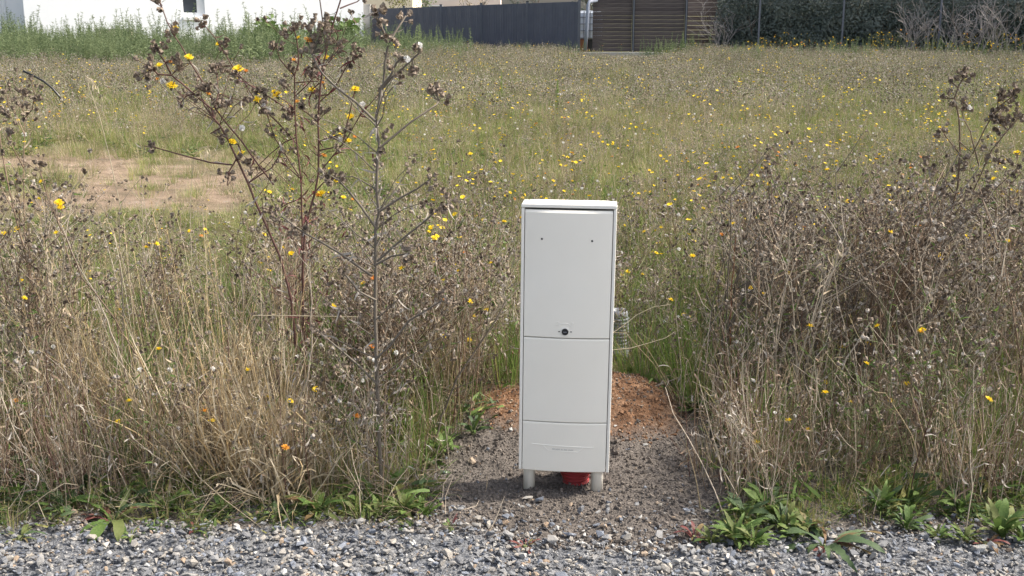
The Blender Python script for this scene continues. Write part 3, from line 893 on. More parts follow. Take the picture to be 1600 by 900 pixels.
# ------------------------------------------------------------------ plant kit
def seed_head(m, p, d, s, r, fine=True, mname='seed_dark'):
    """small dried flower head: ribbed urn with ragged bracts"""
    d = d.normalized(); a = d.orthogonal().normalized(); b = d.cross(a); n = 6 if fine else 4
    rings = [(.16, 0), (.46, .28), (.42, .62), (.58, 1.0)] if fine else [(.2, 0), (.52, .4), (.45, .95)]
    vs = []
    for rr, h in rings:
        for j in range(n):
            t = 2 * math.pi * j / n + r.uniform(-.2, .2); k = s * rr * r.uniform(.75, 1.25)
            vs.append(p + d * s * h * r.uniform(.85, 1.15) + (a * math.cos(t) + b * math.sin(t)) * k)
    fs = []
    for i in range(len(rings) - 1):
        for j in range(n):
            fs.append([i * n + j, i * n + (j + 1) % n, (i + 1) * n + (j + 1) % n, (i + 1) * n + j])
    m.add(vs, fs, mname)
    if fine:
        for j in range(6):
            t = r.uniform(0, 6.28); o = (a * math.cos(t) + b * math.sin(t)); q = p + d * s * .5 + o * s * .4
            w = d.cross(o) * s * .13; tip = q + (d * .7 + o * r.uniform(.1, .8)) * s * r.uniform(.5, .9)
            m.add([q - w, q + w, tip], [[0, 1, 2]], 'dry_leaf' if r.random() < .5 else 'seed_dark')

def flower(m, p, d, s, r, mname='petal_yellow', n=17, fine=True):
    """dandelion-like head: two rings of strap petals above a green cup"""
    d = d.normalized(); a = d.orthogonal().normalized(); b = d.cross(a)
    for ring, (cnt, ln, lift) in enumerate(((n, .5, .16), (n * 2 // 3, .33, .3)) if fine else ((8, .5, .2),)):
        for j in range(cnt):
            t = 2 * math.pi * (j + .5 * ring) / cnt + r.uniform(-.1, .1); o = a * math.cos(t) + b * math.sin(t); w = d.cross(o) * s * (.055 if fine else .17)
            l1 = ln * r.uniform(.85, 1.1); z = .07 * ring
            q0 = p + d * s * z + o * s * .05; q1 = p + d * s * (z + lift * .7) + o * s * l1 * .6; q2 = p + d * s * (z + lift * r.uniform(.6, 1.1)) + o * s * l1
            m.add([q0 - w * .5, q0 + w * .5, q1 + w, q1 - w, q2 + w * .8, q2 - w * .8], [[0, 1, 2, 3], [3, 2, 4, 5]], mname)
    if fine:
        vs = []
        for rr, h in ((.06, -.42), (.17, -.25), (.15, .02)):
            for j in range(6):
                t = j * math.pi / 3; vs.append(p + d * s * h + (a * math.cos(t) + b * math.sin(t)) * s * rr)
        m.add(vs, [[i * 6 + j, i * 6 + (j + 1) % 6, (i + 1) * 6 + (j + 1) % 6, (i + 1) * 6 + j] for i in range(2) for j in range(6)], 'stem_green')

def fluff_ball(m, p, s, r):
    n = 26
    for i in range(n):
        d = rvec(r).normalized(); w = perp(d, r) * s * .22
        m.add([p, p + d * s * .5 + w, p + d * s * .5 - w], [[0, 1, 2]], 'fluff')

def curl_leaf(m, p, d, ln, w, r, mname, curl=1.2, seg=4):
    d = d.normalized(); sd = perp(d, r); path = [p]; q = d.copy(); axis = sd
    k = r.uniform(.3, 1) * curl / seg * (1 if r.random() < .7 else -1)
    sides = [sd]
    for i in range(seg):
        q = Matrix.Rotation(k, 3, axis) @ q + Vector((0, 0, -.08)); q.normalize(); path.append(path[-1] + q * ln / seg)
        sides.append((sd + rvec(r, .25)).normalized())
    m.ribbon(path, w, sides, mname)

def blade(m, p, d, ln, w, r, mname, droop=.5, seg=6, curl=0.0, kink=0.0):
    d = d.normalized(); sd = d.cross(UP)
    sd = sd.normalized() if sd.length > 1e-3 else Vector((1, 0, 0))
    sd = (sd + rvec(r, .35)).normalized(); path = [p]; q = d.copy(); tw = r.gauss(0, .06)
    for i in range(seg):
        t = (i + 1) / seg
        q = (q + Vector((0, 0, -droop * t * 2 / seg)) + Vector((r.gauss(0, .05), r.gauss(0, .05), 0)))
        if kink and r.random() < kink: q = (q + rvec(r, .8)).normalized()
        if curl and t > .5: q = Matrix.Rotation(curl / seg * 2, 3, sd) @ q
        q.normalize(); path.append(path[-1] + q * ln / seg)
    m.ribbon(path, w, sd, mname)

def weed(r, H, stems=4, lean=.25, levels=2, fine=True, head_s=.013, leafiness=1.0, flowers=0, fl_s=.028, stemm='stem_grey', leafm='dry_leaf', thick=.0028, spread=.05, green=0.0, bend=None, fluffs=0):
    """a branched dry oxtongue-like weed. Returns builders for stems, heads, leaves and the flower seats."""
    S, Hd, Lf = MB(), MB(), MB(); seats = []
    ends = []
    def grow(p, d, ln, rad, lev, sm):
        n = max(3, int(ln / (.06 if fine else .10))); path = [p]; d = d.normalized()
        az = r.uniform(0, 6.28); kids = []
        for i in range(n):
            d = (d + rvec(r, .06) + Vector((0, 0, .035)) + (bend * .03 if bend else Vector())).normalized(); path.append(path[-1] + d * ln / n)
            t = (i + 1) / n
            if lev > 0 and t > (.42 if lev == levels else .35) and r.random() < ((.62 if lev == levels else .55) if fine else .5):
                az += 2.4 + r.gauss(0, .4); kids.append((path[-1], d.copy(), az, t))
            if r.random() < .55 * leafiness * (1.4 - t):
                o = perp(d, r); mm = leafm if r.random() > green else 'leaf_green'
                curl_leaf(Lf, path[-1], (o + d * .4 + Vector((0, 0, -.2))), r.uniform(.025, .07) * (1.15 if lev == levels else .7), r.uniform(.004, .011), r, mm, 2.2, 3 if not fine else 4)
        S.tube(path, rad, max(rad * .45, .0007), sm, (5 if lev == levels else 4) if fine else 3)
        for q, dd, a, t in kids:
            o = dd.orthogonal().normalized(); o = Matrix.Rotation(a, 3, dd) @ o
            nd = dd * math.cos(R(42)) + o * math.sin(R(42)); l2 = ln * (.62 - .38 * t) * r.uniform(.6, 1.15)
            if l2 > .035: grow(q, nd, l2, max(rad * .5, .0008), lev - 1, sm)
        tip = path[-1]
        for k in range(r.choice((0, 1, 1, 2, 2)) if fine else 1):
            dd = (d + rvec(r, .55)).normalized(); q = tip + dd * r.uniform(.004, .024); S.tube([tip, q], .0008, .0008, sm, 3)
            ends.append((q, dd))
    for s in range(stems):
        a = r.uniform(0, 6.28); b = Vector((math.cos(a), math.sin(a), 0))
        grow(b * r.uniform(0, spread), UP + b * abs(r.gauss(0, lean)) + (bend * .8 if bend else Vector()), H * r.uniform(.72, 1.05), thick * r.uniform(.75, 1.2), levels, stemm)
    r.shuffle(ends)
    for i, (q, dd) in enumerate(ends):
        if i < flowers: seats.append((q, (dd * .5 + UP + Vector((0, -.5, 0))).normalized()))
        elif i < flowers + fluffs: fluff_ball(Hd, q, head_s * 1.5, r)
        elif fine or r.random() < .55: seed_head(Hd, q, dd, head_s * r.uniform(.7, 1.25), r, fine, r.choice(('seed_dark', 'dry_leaf_grey', 'stem_grey')) if not fine else ('seed_dark' if r.random() < .72 else 'dry_leaf_grey'))
    return S, Hd, Lf, seats

def merge(*mbs):
    o = MB()
    for b in mbs:
        k = len(o.v); o.v.extend(b.v)
        ids = [o.mi(n) for n in b.mats]
        for f, mi in zip(b.f, b.m): o.f.append([i + k for i in f]); o.m.append(ids[mi])
    return o

FLOWER_MESHES = []
for i in range(4):
    m = MB(); flower(m, Vector((0, 0, 0)), UP, 1.0, random.Random(500 + i), 'petal_yellow' if i < 3 else 'petal_orange', 17 if i < 3 else 11)
    FLOWER_MESHES.append(m.mesh('flower'))
def put_flower(parent, p, d, s, kind=None):
    k = kind if kind is not None else rng.choice((0, 0, 1, 1, 2, 2, 3))
    q = Vector(d).to_track_quat('Z', 'Y').to_euler()
    return link('flower', FLOWER_MESHES[k], parent, p, q, s)

def weed_thing(name, parts, loc, rot, scl, label, cat='weed', group=None, flower_s=.028):
    """parts = (stem mesh, head mesh, leaf mesh, flower seats)"""
    o = empty(name, loc, rot, scl); tag(o, label, cat, group)
    own = (lambda me: me.copy()) if name == 'dry_weed' else (lambda me: me)
    if parts[0] is not None: link('stem', own(parts[0]), o)
    if parts[1] is not None: tag(link('seed_heads', own(parts[1]), o), kind='stuff')
    if parts[2] is not None: tag(link('dry_leaves', own(parts[2]), o), kind='stuff')
    for p, d in parts[3]: put_flower(o, p, d, flower_s / scl)
    return o
def weed_meshes(*a, **k):
    S, Hd, Lf, seats = weed(*a, **k)
    return (S.mesh('stem', True), Hd.mesh('seed_heads') if Hd.v else None, Lf.mesh('dry_leaves') if Lf.v else None, seats)

def grass_tuft(r, n, h, w, mats, spread=.04, lean=.4, droop=.5, curl=0.0, culms=0, litter=0, seg=6, kink=0.0):
    m = MB()
    for i in range(n):
        a = r.uniform(0, 6.28); b = Vector((math.cos(a), math.sin(a), 0))
        blade(m, b * r.uniform(0, spread), UP + b * abs(r.gauss(0, lean)), h * r.uniform(.45, 1.05), w * r.uniform(.6, 1.3), r, r.choice(mats), droop * r.uniform(.3, 1.6), seg, curl * r.uniform(-.2, 1) if r.random() < .5 else 0, kink)
    for i in range(culms):
        a = r.uniform(0, 6.28); b = Vector((math.cos(a), math.sin(a), 0)); p = b * r.uniform(0, spread); d = (UP + b * abs(r.gauss(0, lean * .5))).normalized(); path = [p]
        H = h * r.uniform(1.0, 1.5)
        for k in range(7):
            d = (d + rvec(r, .03) + b * .02).normalized(); path.append(path[-1] + d * H / 7)
        m.tube(path, .0013, .0008, r.choice(mats), 3)
        for k in range(9):
            q = path[-1] - d * H * .02 * k; o = (d + rvec(r, .3) + Vector((0, 0, -.3))).normalized(); curl_leaf(m, q, o, .022, .004, r, mats[0], .6, 2)
    for i in range(litter):
        a = r.uniform(0, 6.28); p = Vector((r.gauss(0, spread * 1.5), r.gauss(0, spread * 1.5), r.uniform(.01, .05)))
        blade(m, p, Vector((math.cos(a), math.sin(a), r.uniform(0, .35))), h * .5, w, r, r.choice(mats), .2, 4)
    return m

def toothed_leaf(r, L_, W, mname, arch=.5, teeth=7, fold=.12, wave=.10, spat=False):
    """one rosette leaf along +x, midrib folded, saw-toothed margin, real thickness added by the caller"""
    m = MB(); n = teeth * 2
    p = Vector((0, 0, 0)); ang = .0; vs = []
    for i in range(n + 1):
        t = i / n
        prof = (math.sin(math.pi * min(1, t ** .8)) ** .75) * (.25 + .75 * sstep(0, .55, t)) if t < 1 else 0
        if spat: prof = (math.sin(math.pi * min(1, t ** 1.5)) ** .6) if 0 < t < 1 else 0
        prof = max(prof, .07 if t < .9 else 0)
        w = W * .5 * prof * (1.0 if i % 2 == 0 else (.90 if spat else .66))
        ang = arch * (t - .1); x = L_ * t; z = L_ * (.5 * arch * (.25 - (t - .5) ** 2) * 2) - L_ * .25 * arch * t * t
        wv = wave * W * math.sin(t * 11 + r.random())
        vs += [Vector((x, -w, z + w * fold + wv)), Vector((x, 0, z)), Vector((x, w, z + w * fold - wv))]
    fs = []
    for i in range(n):
        a = i * 3; fs += [[a, a + 3, a + 4, a + 1], [a + 1, a + 4, a + 5, a + 2]]
    m.add(vs, fs, mname)
    return m.mesh('leaf', True)
LEAVES = {}
for nm in ('leaf_green', 'leaf_dark', 'leaf_red', 'leaf_rust', 'leaf_olive'):
    LEAVES[nm] = [toothed_leaf(random.Random(900 + i), 1.0, (.16, .19, .21, .25)[i], nm, (.45, .75, .35, .7)[i], (9, 8, 6, 5)[i], spat=i > 1) for i in range(4)]

def rosette(name, label, px, py, n, L_, mats, elev=(8, 50), group=None, seed=0, cat='plant', z=None):
    r = random.Random(seed + int(px)); p = on_ground(px, py, .01); p.z = ground_z(p.x, p.y)
    o = empty(name, p, (0, 0, r.uniform(0, 6))); tag(o, label, cat, group)
    n = int(n * 1.8)
    for i in range(n):
        t = (i + .5) / n; e = elev[0] + (elev[1] - elev[0]) * r.random(); a = 2.4 * i + r.gauss(0, .25)
        link('leaf', r.choice(LEAVES[r.choice(mats)]), o, (.006 * math.cos(a), .006 * math.sin(a), .004 + .004 * t), Euler((r.gauss(0, .3), -R(e * .85), a), 'XYZ'), L_ * r.uniform(.34, .80))
    m = MB(); m.lathe([(.012, -.02), (.012, .004), (.006, .014)], 'stem_green', 8); m.build('root_crown', o)
    return o

# ------------------------------------------------------------------ meadow: what nobody could count
PLANT_MATS = ['leaf_brown', 'stem_grey', 'stem_brown', 'stem_green', 'twig_pale', 'seed_dark', 'dry_leaf', 'dry_leaf_grey', 'straw', 'straw_pale', 'straw_dull', 'grass_green', 'grass_olive', 'leaf_green', 'leaf_dark',
              'petal_yellow', 'petal_orange', 'fluff', 'weed_green', 'weed_pale', 'stem_red', 'leaf_red', 'leaf_rust']
class Flat:
    """a builder's mesh as flat arrays, for fast joining"""
    def __init__(s, mb):
        s.v = np.array([tuple(v) for v in mb.v], dtype=np.float32)
        s.lt = np.array([len(f) for f in mb.f], dtype=np.int32)
        s.lv = np.array([i for f in mb.f for i in f], dtype=np.int32)
        ids = np.array([PLANT_MATS.index(n) for n in mb.mats], dtype=np.int32)
        s.mi = ids[np.array(mb.m, dtype=np.int32)]
def joined(name, items):
    """items = [(Flat, x, y, z, rx, ry, rz, scale)] -> one mesh"""
    V, LV, LT, MI, o = [], [], [], [], 0
    for f, x, y, z, rx, ry, rz, sc in items:
        M = np.array(Euler((rx, ry, rz)).to_matrix(), dtype=np.float32) * sc
        V.append(f.v @ M.T + np.array((x, y, z), dtype=np.float32)); LV.append(f.lv + o); LT.append(f.lt); MI.append(f.mi); o += len(f.v)
    V, LV, LT, MI = np.concatenate(V), np.concatenate(LV), np.concatenate(LT), np.concatenate(MI)
    me = bpy.data.meshes.new(name)
    me.vertices.add(len(V)); me.vertices.foreach_set('co', V.ravel())
    me.loops.add(len(LV)); me.loops.foreach_set('vertex_index', LV)
    me.polygons.add(len(LT)); me.polygons.foreach_set('loop_start', np.concatenate(([0], np.cumsum(LT)[:-1])).astype(np.int32))
    for n in PLANT_MATS: me.materials.append(MATS[n])
    me.polygons.foreach_set('material_index', MI)
    me.update(calc_edges=True)
    return me

def build_meadow():
    r = random.Random(21); K = {}
    def kind(nm, m): K.setdefault(nm, []).append(Flat(m))
    for i in range(7):
        S, Hd, Lf, _ = weed(r, r.uniform(.32, .42), 5, .4, 2, False, .012, 2.2, 0, stemm=('stem_grey', 'stem_brown')[i % 2], leafm=('dry_leaf', 'dry_leaf_grey')[i % 2], thick=.0017, spread=.12, green=.35)
        kind('dry', merge(S, Hd, Lf))
    for i in range(4):
        S, Hd, Lf, seats = weed(r, r.uniform(.36, .46), 4, .3, 2, False, .013, 1.5, 3, stemm='stem_brown', leafm='dry_leaf', thick=.0018, spread=.08, green=.5, fluffs=1)
        m = merge(S, Hd, Lf)
        for p, d in seats: flower(m, p, d, .030, r, 'petal_yellow' if r.random() < .93 else 'petal_orange', 8, False)
        kind('bloom', m)
    for i in range(5):
        kind('green', grass_tuft(r, 60, .21, .0048, ['grass_green', 'grass_olive', 'grass_green', 'grass_olive', 'straw_dull'], .14, .5, .6, seg=4))
    for i in range(3):
        kind('straw', grass_tuft(r, 40, .30, .0035, ['straw_dull', 'straw_pale', 'straw_dull', 'grass_olive'], .09, .5, .5, 0, 3, 14, seg=4))
    for i in range(4):
        m = MB()
        for k in range(30):
            a = r.uniform(0, 6.28); p = Vector((r.gauss(0, .06), r.gauss(0, .06), r.uniform(.0, .08))); d = Vector((math.cos(a), math.sin(a), r.uniform(.1, .9)))
            curl_leaf(m, p, d, r.uniform(.05, .12), r.uniform(.012, .026), r, r.choice(('leaf_green', 'leaf_dark', 'leaf_green', 'grass_olive')), .8, 4)
        kind('forb', m)
    for i in range(3):
        kind('tall_green', grass_tuft(r, 60, .40, .0055, ['grass_green', 'grass_green', 'grass_olive', 'leaf_green'], .10, .3, .35, seg=4))
    for i in range(5):   # bare upright stalks, last year's growth
        m = MB()
        for k in range(15):
            a = r.uniform(0, 6.28); p = Vector((r.gauss(0, .07), r.gauss(0, .07), 0)); d = (UP + Vector((math.cos(a), math.sin(a), 0)) * abs(r.gauss(0, .3))).normalized(); H = r.uniform(.22, .55); path = [p]
            for q in range(5):
                d = (d + rvec(r, .09)).normalized(); path.append(path[-1] + d * H / 5)
            mm = r.choice(('stem_grey', 'stem_brown', 'stem_brown', 'twig_pale', 'straw_dull', 'stem_red'))
            m.tube(path, r.uniform(.0012, .0026), .0009, mm, 4)
            for q in range(r.randint(0, 3)):
                b = r.choice(path[1:]); e = (d + perp(d, r) * .9).normalized(); m.tube([b, b + e * .05 + rvec(r, .005), b + e * .11 + UP * .02], .0010, .0007, mm, 3)
            for q in range(3): curl_leaf(m, r.choice(path), rvec(r) + Vector((0, 0, -.4)), r.uniform(.03, .07), r.uniform(.004, .010), r, r.choice(('leaf_brown', 'dry_leaf_grey', 'leaf_brown')), 2.6, 4)
        kind('stalks', m)
    for i in range(4):   # litter of grey dead twigs and leaves
        m = MB()
        for k in range(44):
            a = r.uniform(0, 6.28); p = Vector((r.gauss(0, .10), r.gauss(0, .10), r.uniform(.005, .14))); d = Vector((math.cos(a), math.sin(a), r.uniform(-.1, .9))).normalized()
            if r.random() < .55: m.tube([p, p + d * .07 + rvec(r, .006), p + d * .15 + rvec(r, .012)], .0011, .0007, r.choice(('twig_pale', 'stem_grey', 'stem_brown')), 3)
            else: curl_leaf(m, p, d, r.uniform(.03, .08), r.uniform(.003, .008), r, r.choice(('leaf_brown', 'dry_leaf_grey', 'leaf_brown', 'straw_dull')), 2.5, 3)
        kind('litter', m)
    for i in range(5):   # wider, coarser clumps for the far part
        parts = []
        for k in range(7):
            S, Hd, Lf, seats = weed(r, r.uniform(.26, .40), 3, .35, 1, False, .020, 2.0, 1 if k == 3 and i % 2 else 0, stemm=('stem_grey', 'stem_green', 'twig_pale')[k % 3], leafm='dry_leaf', thick=.0026, spread=.05, green=.6)
            m = merge(S, Hd, Lf)
            for p, d in seats: flower(m, p, d, .034, r, 'petal_yellow', 8, False)
            o = Vector((r.uniform(-.28, .28), r.uniform(-.28, .28), 0)); m.v = [v + o for v in m.v]; parts.append(m)
        g = grass_tuft(r, 110, .24, .006, ['straw_dull', 'grass_olive', 'grass_green', 'grass_olive', 'straw_pale', 'grass_green'], .30, .5, .5, seg=3)
        kind('far_dry', merge(g, *parts))
    for i in range(3):
        kind('far_green', grass_tuft(r, 170, .22, .007, ['grass_green', 'grass_olive', 'grass_green', 'grass_olive', 'straw_dull'], .30, .5, .6, seg=3))
    # square pieces of meadow: dry, mixed, green; near-field size and far-field size
    def piece(name, half, n, w):
        it = []; names = [k for k, _ in w]; ws = [q for _, q in w]
        for i in range(n):
            nm = r.choices(names, ws)[0]
            it.append((r.choice(K[nm]), r.uniform(-half, half), r.uniform(-half, half), -.004, r.gauss(0, .08), r.gauss(0, .08), r.uniform(0, 6.28), r.uniform(.75, 1.2)))
        return joined(name, it)
    kinds = []
    mixes = {'dry': [('green', .44), ('forb', .12), ('straw', .09), ('litter', .11), ('dry', .27), ('bloom', .02)], 'mixed': [('green', .60), ('forb', .14), ('straw', .09), ('litter', .08), ('dry', .10), ('bloom', .018)],
             'green': [('green', .70), ('forb', .12), ('straw', .04), ('litter', .06), ('dry', .03), ('bloom', .015)]}
    for nm, cnt in (('dry', 5), ('mixed', 5), ('green', 3)):
        for i in range(cnt): kinds.append(piece('meadow_piece', .42, 42, mixes[nm]))
    for i in range(4): kinds.append(piece('far_piece', .85, 26, [('far_dry', .55), ('far_green', .45), ('bloom', .06)]))
    for i in range(2): kinds.append(piece('far_piece', .85, 26, [('far_dry', .2), ('far_green', .8), ('bloom', .04)]))
    sparse0 = len(kinds)
    for i in range(3): kinds.append(piece('sparse_piece', .42, 9, [('green', .4), ('litter', .3), ('straw', .2), ('forb', .1)]))
    def patch(x, y):
        g = noise.noise(Vector((x * .22, y * .16, 11))) + .55 * noise.noise(Vector((x * .7, y * .5, 4)))
        g += .55 * gauss((x + .8) / 1.2) * gauss((y - 15) / 2.5) + .8 * gauss((x - 7.6) / 3.0) * gauss((y - 19.5) / 3.0) + .35 * gauss((x - .9) / 1.2) * gauss((y - 9.5) / 1.5)
        g += .35 * gauss((x + 1.9) / .8) * gauss((y - 8.6) / .8)
        return g + .28 * gauss((x + .4) / 2.2) * gauss((y - 12) / 4.5) + .08
    P, Rt, S, I = [], [], [], []
    def put(i, x, y, s):
        P.append((x, y, ground_z(x, y))); Rt.append((0, 0, r.choice((0, 1, 2, 3)) * math.pi / 2 + r.gauss(0, .2))); S.append(s); I.append(i)
    y = 5.85
    while y < 17.5:
        hw = .46 * (y + .4) * 1.22 + .7; x = -hw + r.uniform(0, .3)
        while x < hw:
            xx, yy = x + r.gauss(0, .10), y + r.gauss(0, .10); g = patch(xx, yy) + r.gauss(0, .12)
            low = sstep(.8, 1.8, -xx) * (1 - sstep(9.3, 10, yy)); s = r.uniform(.78, 1.08) * (1 - .4 * low)
            if is_bare(xx, yy) > .35: put(sparse0 + r.randrange(3), xx, yy, s * .7)
            else:
                put(r.randrange(10, 13) if g + .3 * low > .42 + .25 * (yy < 9.5 and low < .3) else (r.randrange(5, 10) if g > -.08 + .42 * (yy < 9.5 and low < .3) else r.randrange(0, 5)), xx, yy, s)
            x += .68 * (1 - .3 * low)
        y += .66
    y = 17.6
    while y < 50:
        hw = .46 * (y + .4) * 1.22 + .7; x = -hw + r.uniform(0, .8)
        while x < hw:
            xx, yy = x + r.gauss(0, .25), y + r.gauss(0, .25)
            if yy > 42.2 and 1.5 < xx < 6.6: x += 1.36; continue
            fs = .3 if yy > 35.5 and 1.8 < xx < 6.2 else 1
            put(r.randrange(17, 19) if patch(xx, yy) + r.gauss(0, .15) > .32 else r.randrange(13, 17), xx, yy, r.uniform(.85, 1.15) * fs)
            x += 1.36 * (.45 if fs < 1 else 1)
        y += 1.34
    tag(scatter('meadow', kinds, P, Rt, S, I), 'dry brown and green meadow of weeds and grass filling the plot', 'meadow', kind='stuff')
    # close to the camera: floor of litter and green under the tall weeds, one mesh
    items = []
    def lay(nm, x, y, s): items.append((r.choice(K[nm]), x, y, ground_z(x, y) - .005, r.gauss(0, .08), r.gauss(0, .08), r.uniform(0, 6.28), s))
    def under(x, y):
        gw = .46 - .16 * sstep(4.15, 4.5, y)
        gap = abs(x - (.27 + .08 * sstep(4.15, 4.5, y))) < gw + .08 * noise.noise(Vector((y * 4, 2, 0)))
        if gap and y < 4.62: return
        if -.30 < x < .68 and y < 4.1: return
        if .38 < x < .60 and 4.7 < y < 5.15 and r.random() < .88: return
        ge = gravel_edge(x)
        if y < ge - .05 + .13 * r.random(): return
        u = r.random()
        if y < ge + .20: lay(r.choice(('green', 'forb', 'forb', 'forb', 'litter')), x, y, r.uniform(.25, .62)); return
        if r.random() < .20 and y > 3.75: lay('tall_green', x, y, r.uniform(.6, 1.15)); return
        if r.random() < .28 and y > ge + .2: lay('stalks', x, y, r.uniform(.6, 1.15)); return
        if u < .25: lay('green', x, y, r.uniform(.45, .9))
        elif u < .60: lay('forb', x, y, r.uniform(.6, 1.15))
        elif u < .68 and y > 3.75: lay('straw', x, y, r.uniform(.6, 1.0))
        elif u < .86: lay('litter', x, y, r.uniform(.6, 1.05))
        elif y > 3.8: lay('dry', x, y, r.uniform(.6, 1.0))
    yy = 3.3
    while yy < 5.75:
        st = .1; hw = .46 * (yy + .4) * 1.2 + .6; cnt = (360 if yy < 3.7 else 100) * st * 2 * hw
        for q in range(int(cnt)): under(r.uniform(-hw, hw), yy + r.random() * st)
        yy += st
    o = link('undergrowth', joined('undergrowth', items))
    tag(o, 'low green leaves, grass and dead twigs under the tall weeds', 'undergrowth', kind='stuff')
build_meadow()

def build_bank():
    """rank green weeds in front of the white house and along the fences"""
    r = random.Random(8); K = []
    for i in range(6):
        m = MB()
        for s in range(7):
            p = Vector((r.gauss(0, .22), r.gauss(0, .22), 0)); d = (UP + rvec(r, .12)).normalized(); H = r.uniform(.6, 1.25); path = [p]
            for k in range(7):
                d = (d + rvec(r, .05) + UP * .04).normalized(); path.append(path[-1] + d * H / 7)
            m.tube(path, .006, .003, 'weed_green', 3)
            for k in range(int(H * 75)):
                t = r.random() ** .8; q = path[min(6, int(t * 7))].lerp(path[min(7, int(t * 7) + 1)], (t * 7) % 1)
                o = (Vector((r.gauss(0, 1), r.gauss(0, 1), .5))).normalized(); ln = (.16 - .11 * t) * r.uniform(.6, 1.2)
                curl_leaf(m, q, o, ln, ln * .24, r, 'weed_green', .8, 2)
        K.append(m.mesh('bank_weed'))
    P, Rt, S, I = [], [], [], []
    def put(px, Y, s):
        p = on_line(px, (-90, Y), (90, Y)); P.append((p.x, Y, 0)); Rt.append((0, 0, r.uniform(0, 6.28))); S.append(s); I.append(r.randrange(len(K)))
    for q in range(900):
        px = r.uniform(-160, 720); Y = r.uniform(32, 50)
        if px > 540 and Y < 38: continue
        put(px, Y, r.choice((.7, .8, .9, 1.0, 1.0, 1.1, 1.45)) * r.uniform(.9, 1.1) * (.72 if 265 < px < 335 or px > 560 else 1) * (1 + .25 * noise.noise(Vector((px * .02, 0, 3)))))
    for q in range(36):
        put(r.uniform(690, 905), r.uniform(42, 43.2), r.uniform(.3, .6))
    for q in range(16):
        put(r.gauss(1062, 22), r.uniform(41.5, 43.2), r.uniform(.5, .95))
    for q in range(60):
        put(r.uniform(1130, 1700), r.uniform(37.5, 39.2), r.uniform(.4, .8))
    tag(scatter('bank_weeds', K, P, Rt, S, I), 'rank green weeds growing at the foot of the white house and fences', 'weeds', kind='stuff')
    # two broad-leaved bushes in front of the white wall
    for px, Y, h, label in ((520, 46, 1.35, 'broad leaved green bush by the right end of the white house'), (425, 47, 1.15, 'low broad leaved bush in the middle of the white wall')):
        p = on_line(px, (-90, Y), (90, Y)); o = empty('leafy_bush', p); tag(o, label, 'bush')
        m, tips = MB(), []
        for i in range(9): branchy(m, Vector((0, 0, 0)), Vector((r.gauss(0, .7), r.gauss(0, .5), 1)), h * .75, .02, 1, r, 'stem_green', tips, kids=(2, 3))
        m.build('stems', o); m = MB()
        for q, d in tips: leaf_cloud(m, q, (.3, .3, .2), 9, .30, 'leaf_green', r)
        tag(m.build('foliage', o), kind='stuff')
    # pale green pointed weeds standing out in the field
    for px, py, Y, h, w, label in ((872, 178, 18.0, .52, .10, 'pale lime green feathery weed standing behind the cabinet'), (783, 160, 20.5, .5, .09, 'pale green feathery weed left of the lime green one'),
                                   (1008, 392, 7.6, .26, .07, 'small yellow green weed to the right of the cabinet top')):
        p = on_line(px, (-90, Y), (90, Y)); o = empty('feathery_weed', (p.x, Y, ground_z(p.x, Y))); tag(o, label, 'weed')
        m = MB(); m.tube([Vector((0, 0, 0)), Vector((.01, 0, h * .5)), Vector((0, 0, h))], .006, .002, 'weed_pale', 5); m.build('stem', o)
        m = MB()
        for k in range(420):
            t = r.random(); a = r.uniform(0, 6.28); ln = w * (1 - t * .75) * r.uniform(.6, 1.1); curl_leaf(m, Vector((0, 0, .04 + t * h)), Vector((math.cos(a), math.sin(a), 1.1)), ln, .009, r, 'weed_pale', .6, 2)
        tag(m.build('foliage', o), kind='stuff')
build_bank()

def build_boundary_flowers():
    """taller yellow-flowered weeds at the foot of hedge and screen"""
    r = random.Random(31)
    KS = [weed_meshes(r, .95, 4, .22, 1, False, .03, 2.0, 0, stemm='stem_green', leafm='weed_pale', thick=.005, spread=.12, green=.5) for i in range(3)]
    for i in range(46):
        px = (r.uniform(1170, 1610) if i < 38 else r.uniform(880, 1100)); Y = 37.5 + r.uniform(0, 2) if i < 38 else r.uniform(41.5, 43)
        p = on_line(px, (-90, Y), (90, Y)); s = r.uniform(.6, 1.15) if i < 38 else r.uniform(.35, .7)
        o = empty('hedge_weed', p, (0, 0, r.uniform(0, 6)), s)
        tag(o, 'yellow flowered weed at the foot of the hedge' if i < 38 else 'sparse flowering weed at the kerb of the brown screen', 'weed', 'yellow weeds along the hedge' if i < 38 else 'weeds along the board screen')
        k = r.choice(KS); link('stem', k[0], o)
        if k[2]: tag(link('leaves', k[2], o), kind='stuff')
        for q in range(r.randint(3, 8) if i < 38 else 1):
            put_flower(o, (r.gauss(0, .16), r.gauss(0, .16), r.uniform(.6, 1.05)), (r.gauss(0, .3), -.7, .7), .052 / s * r.uniform(.6, 1.1), r.choice((0, 1, 2, 3)))
build_boundary_flowers()

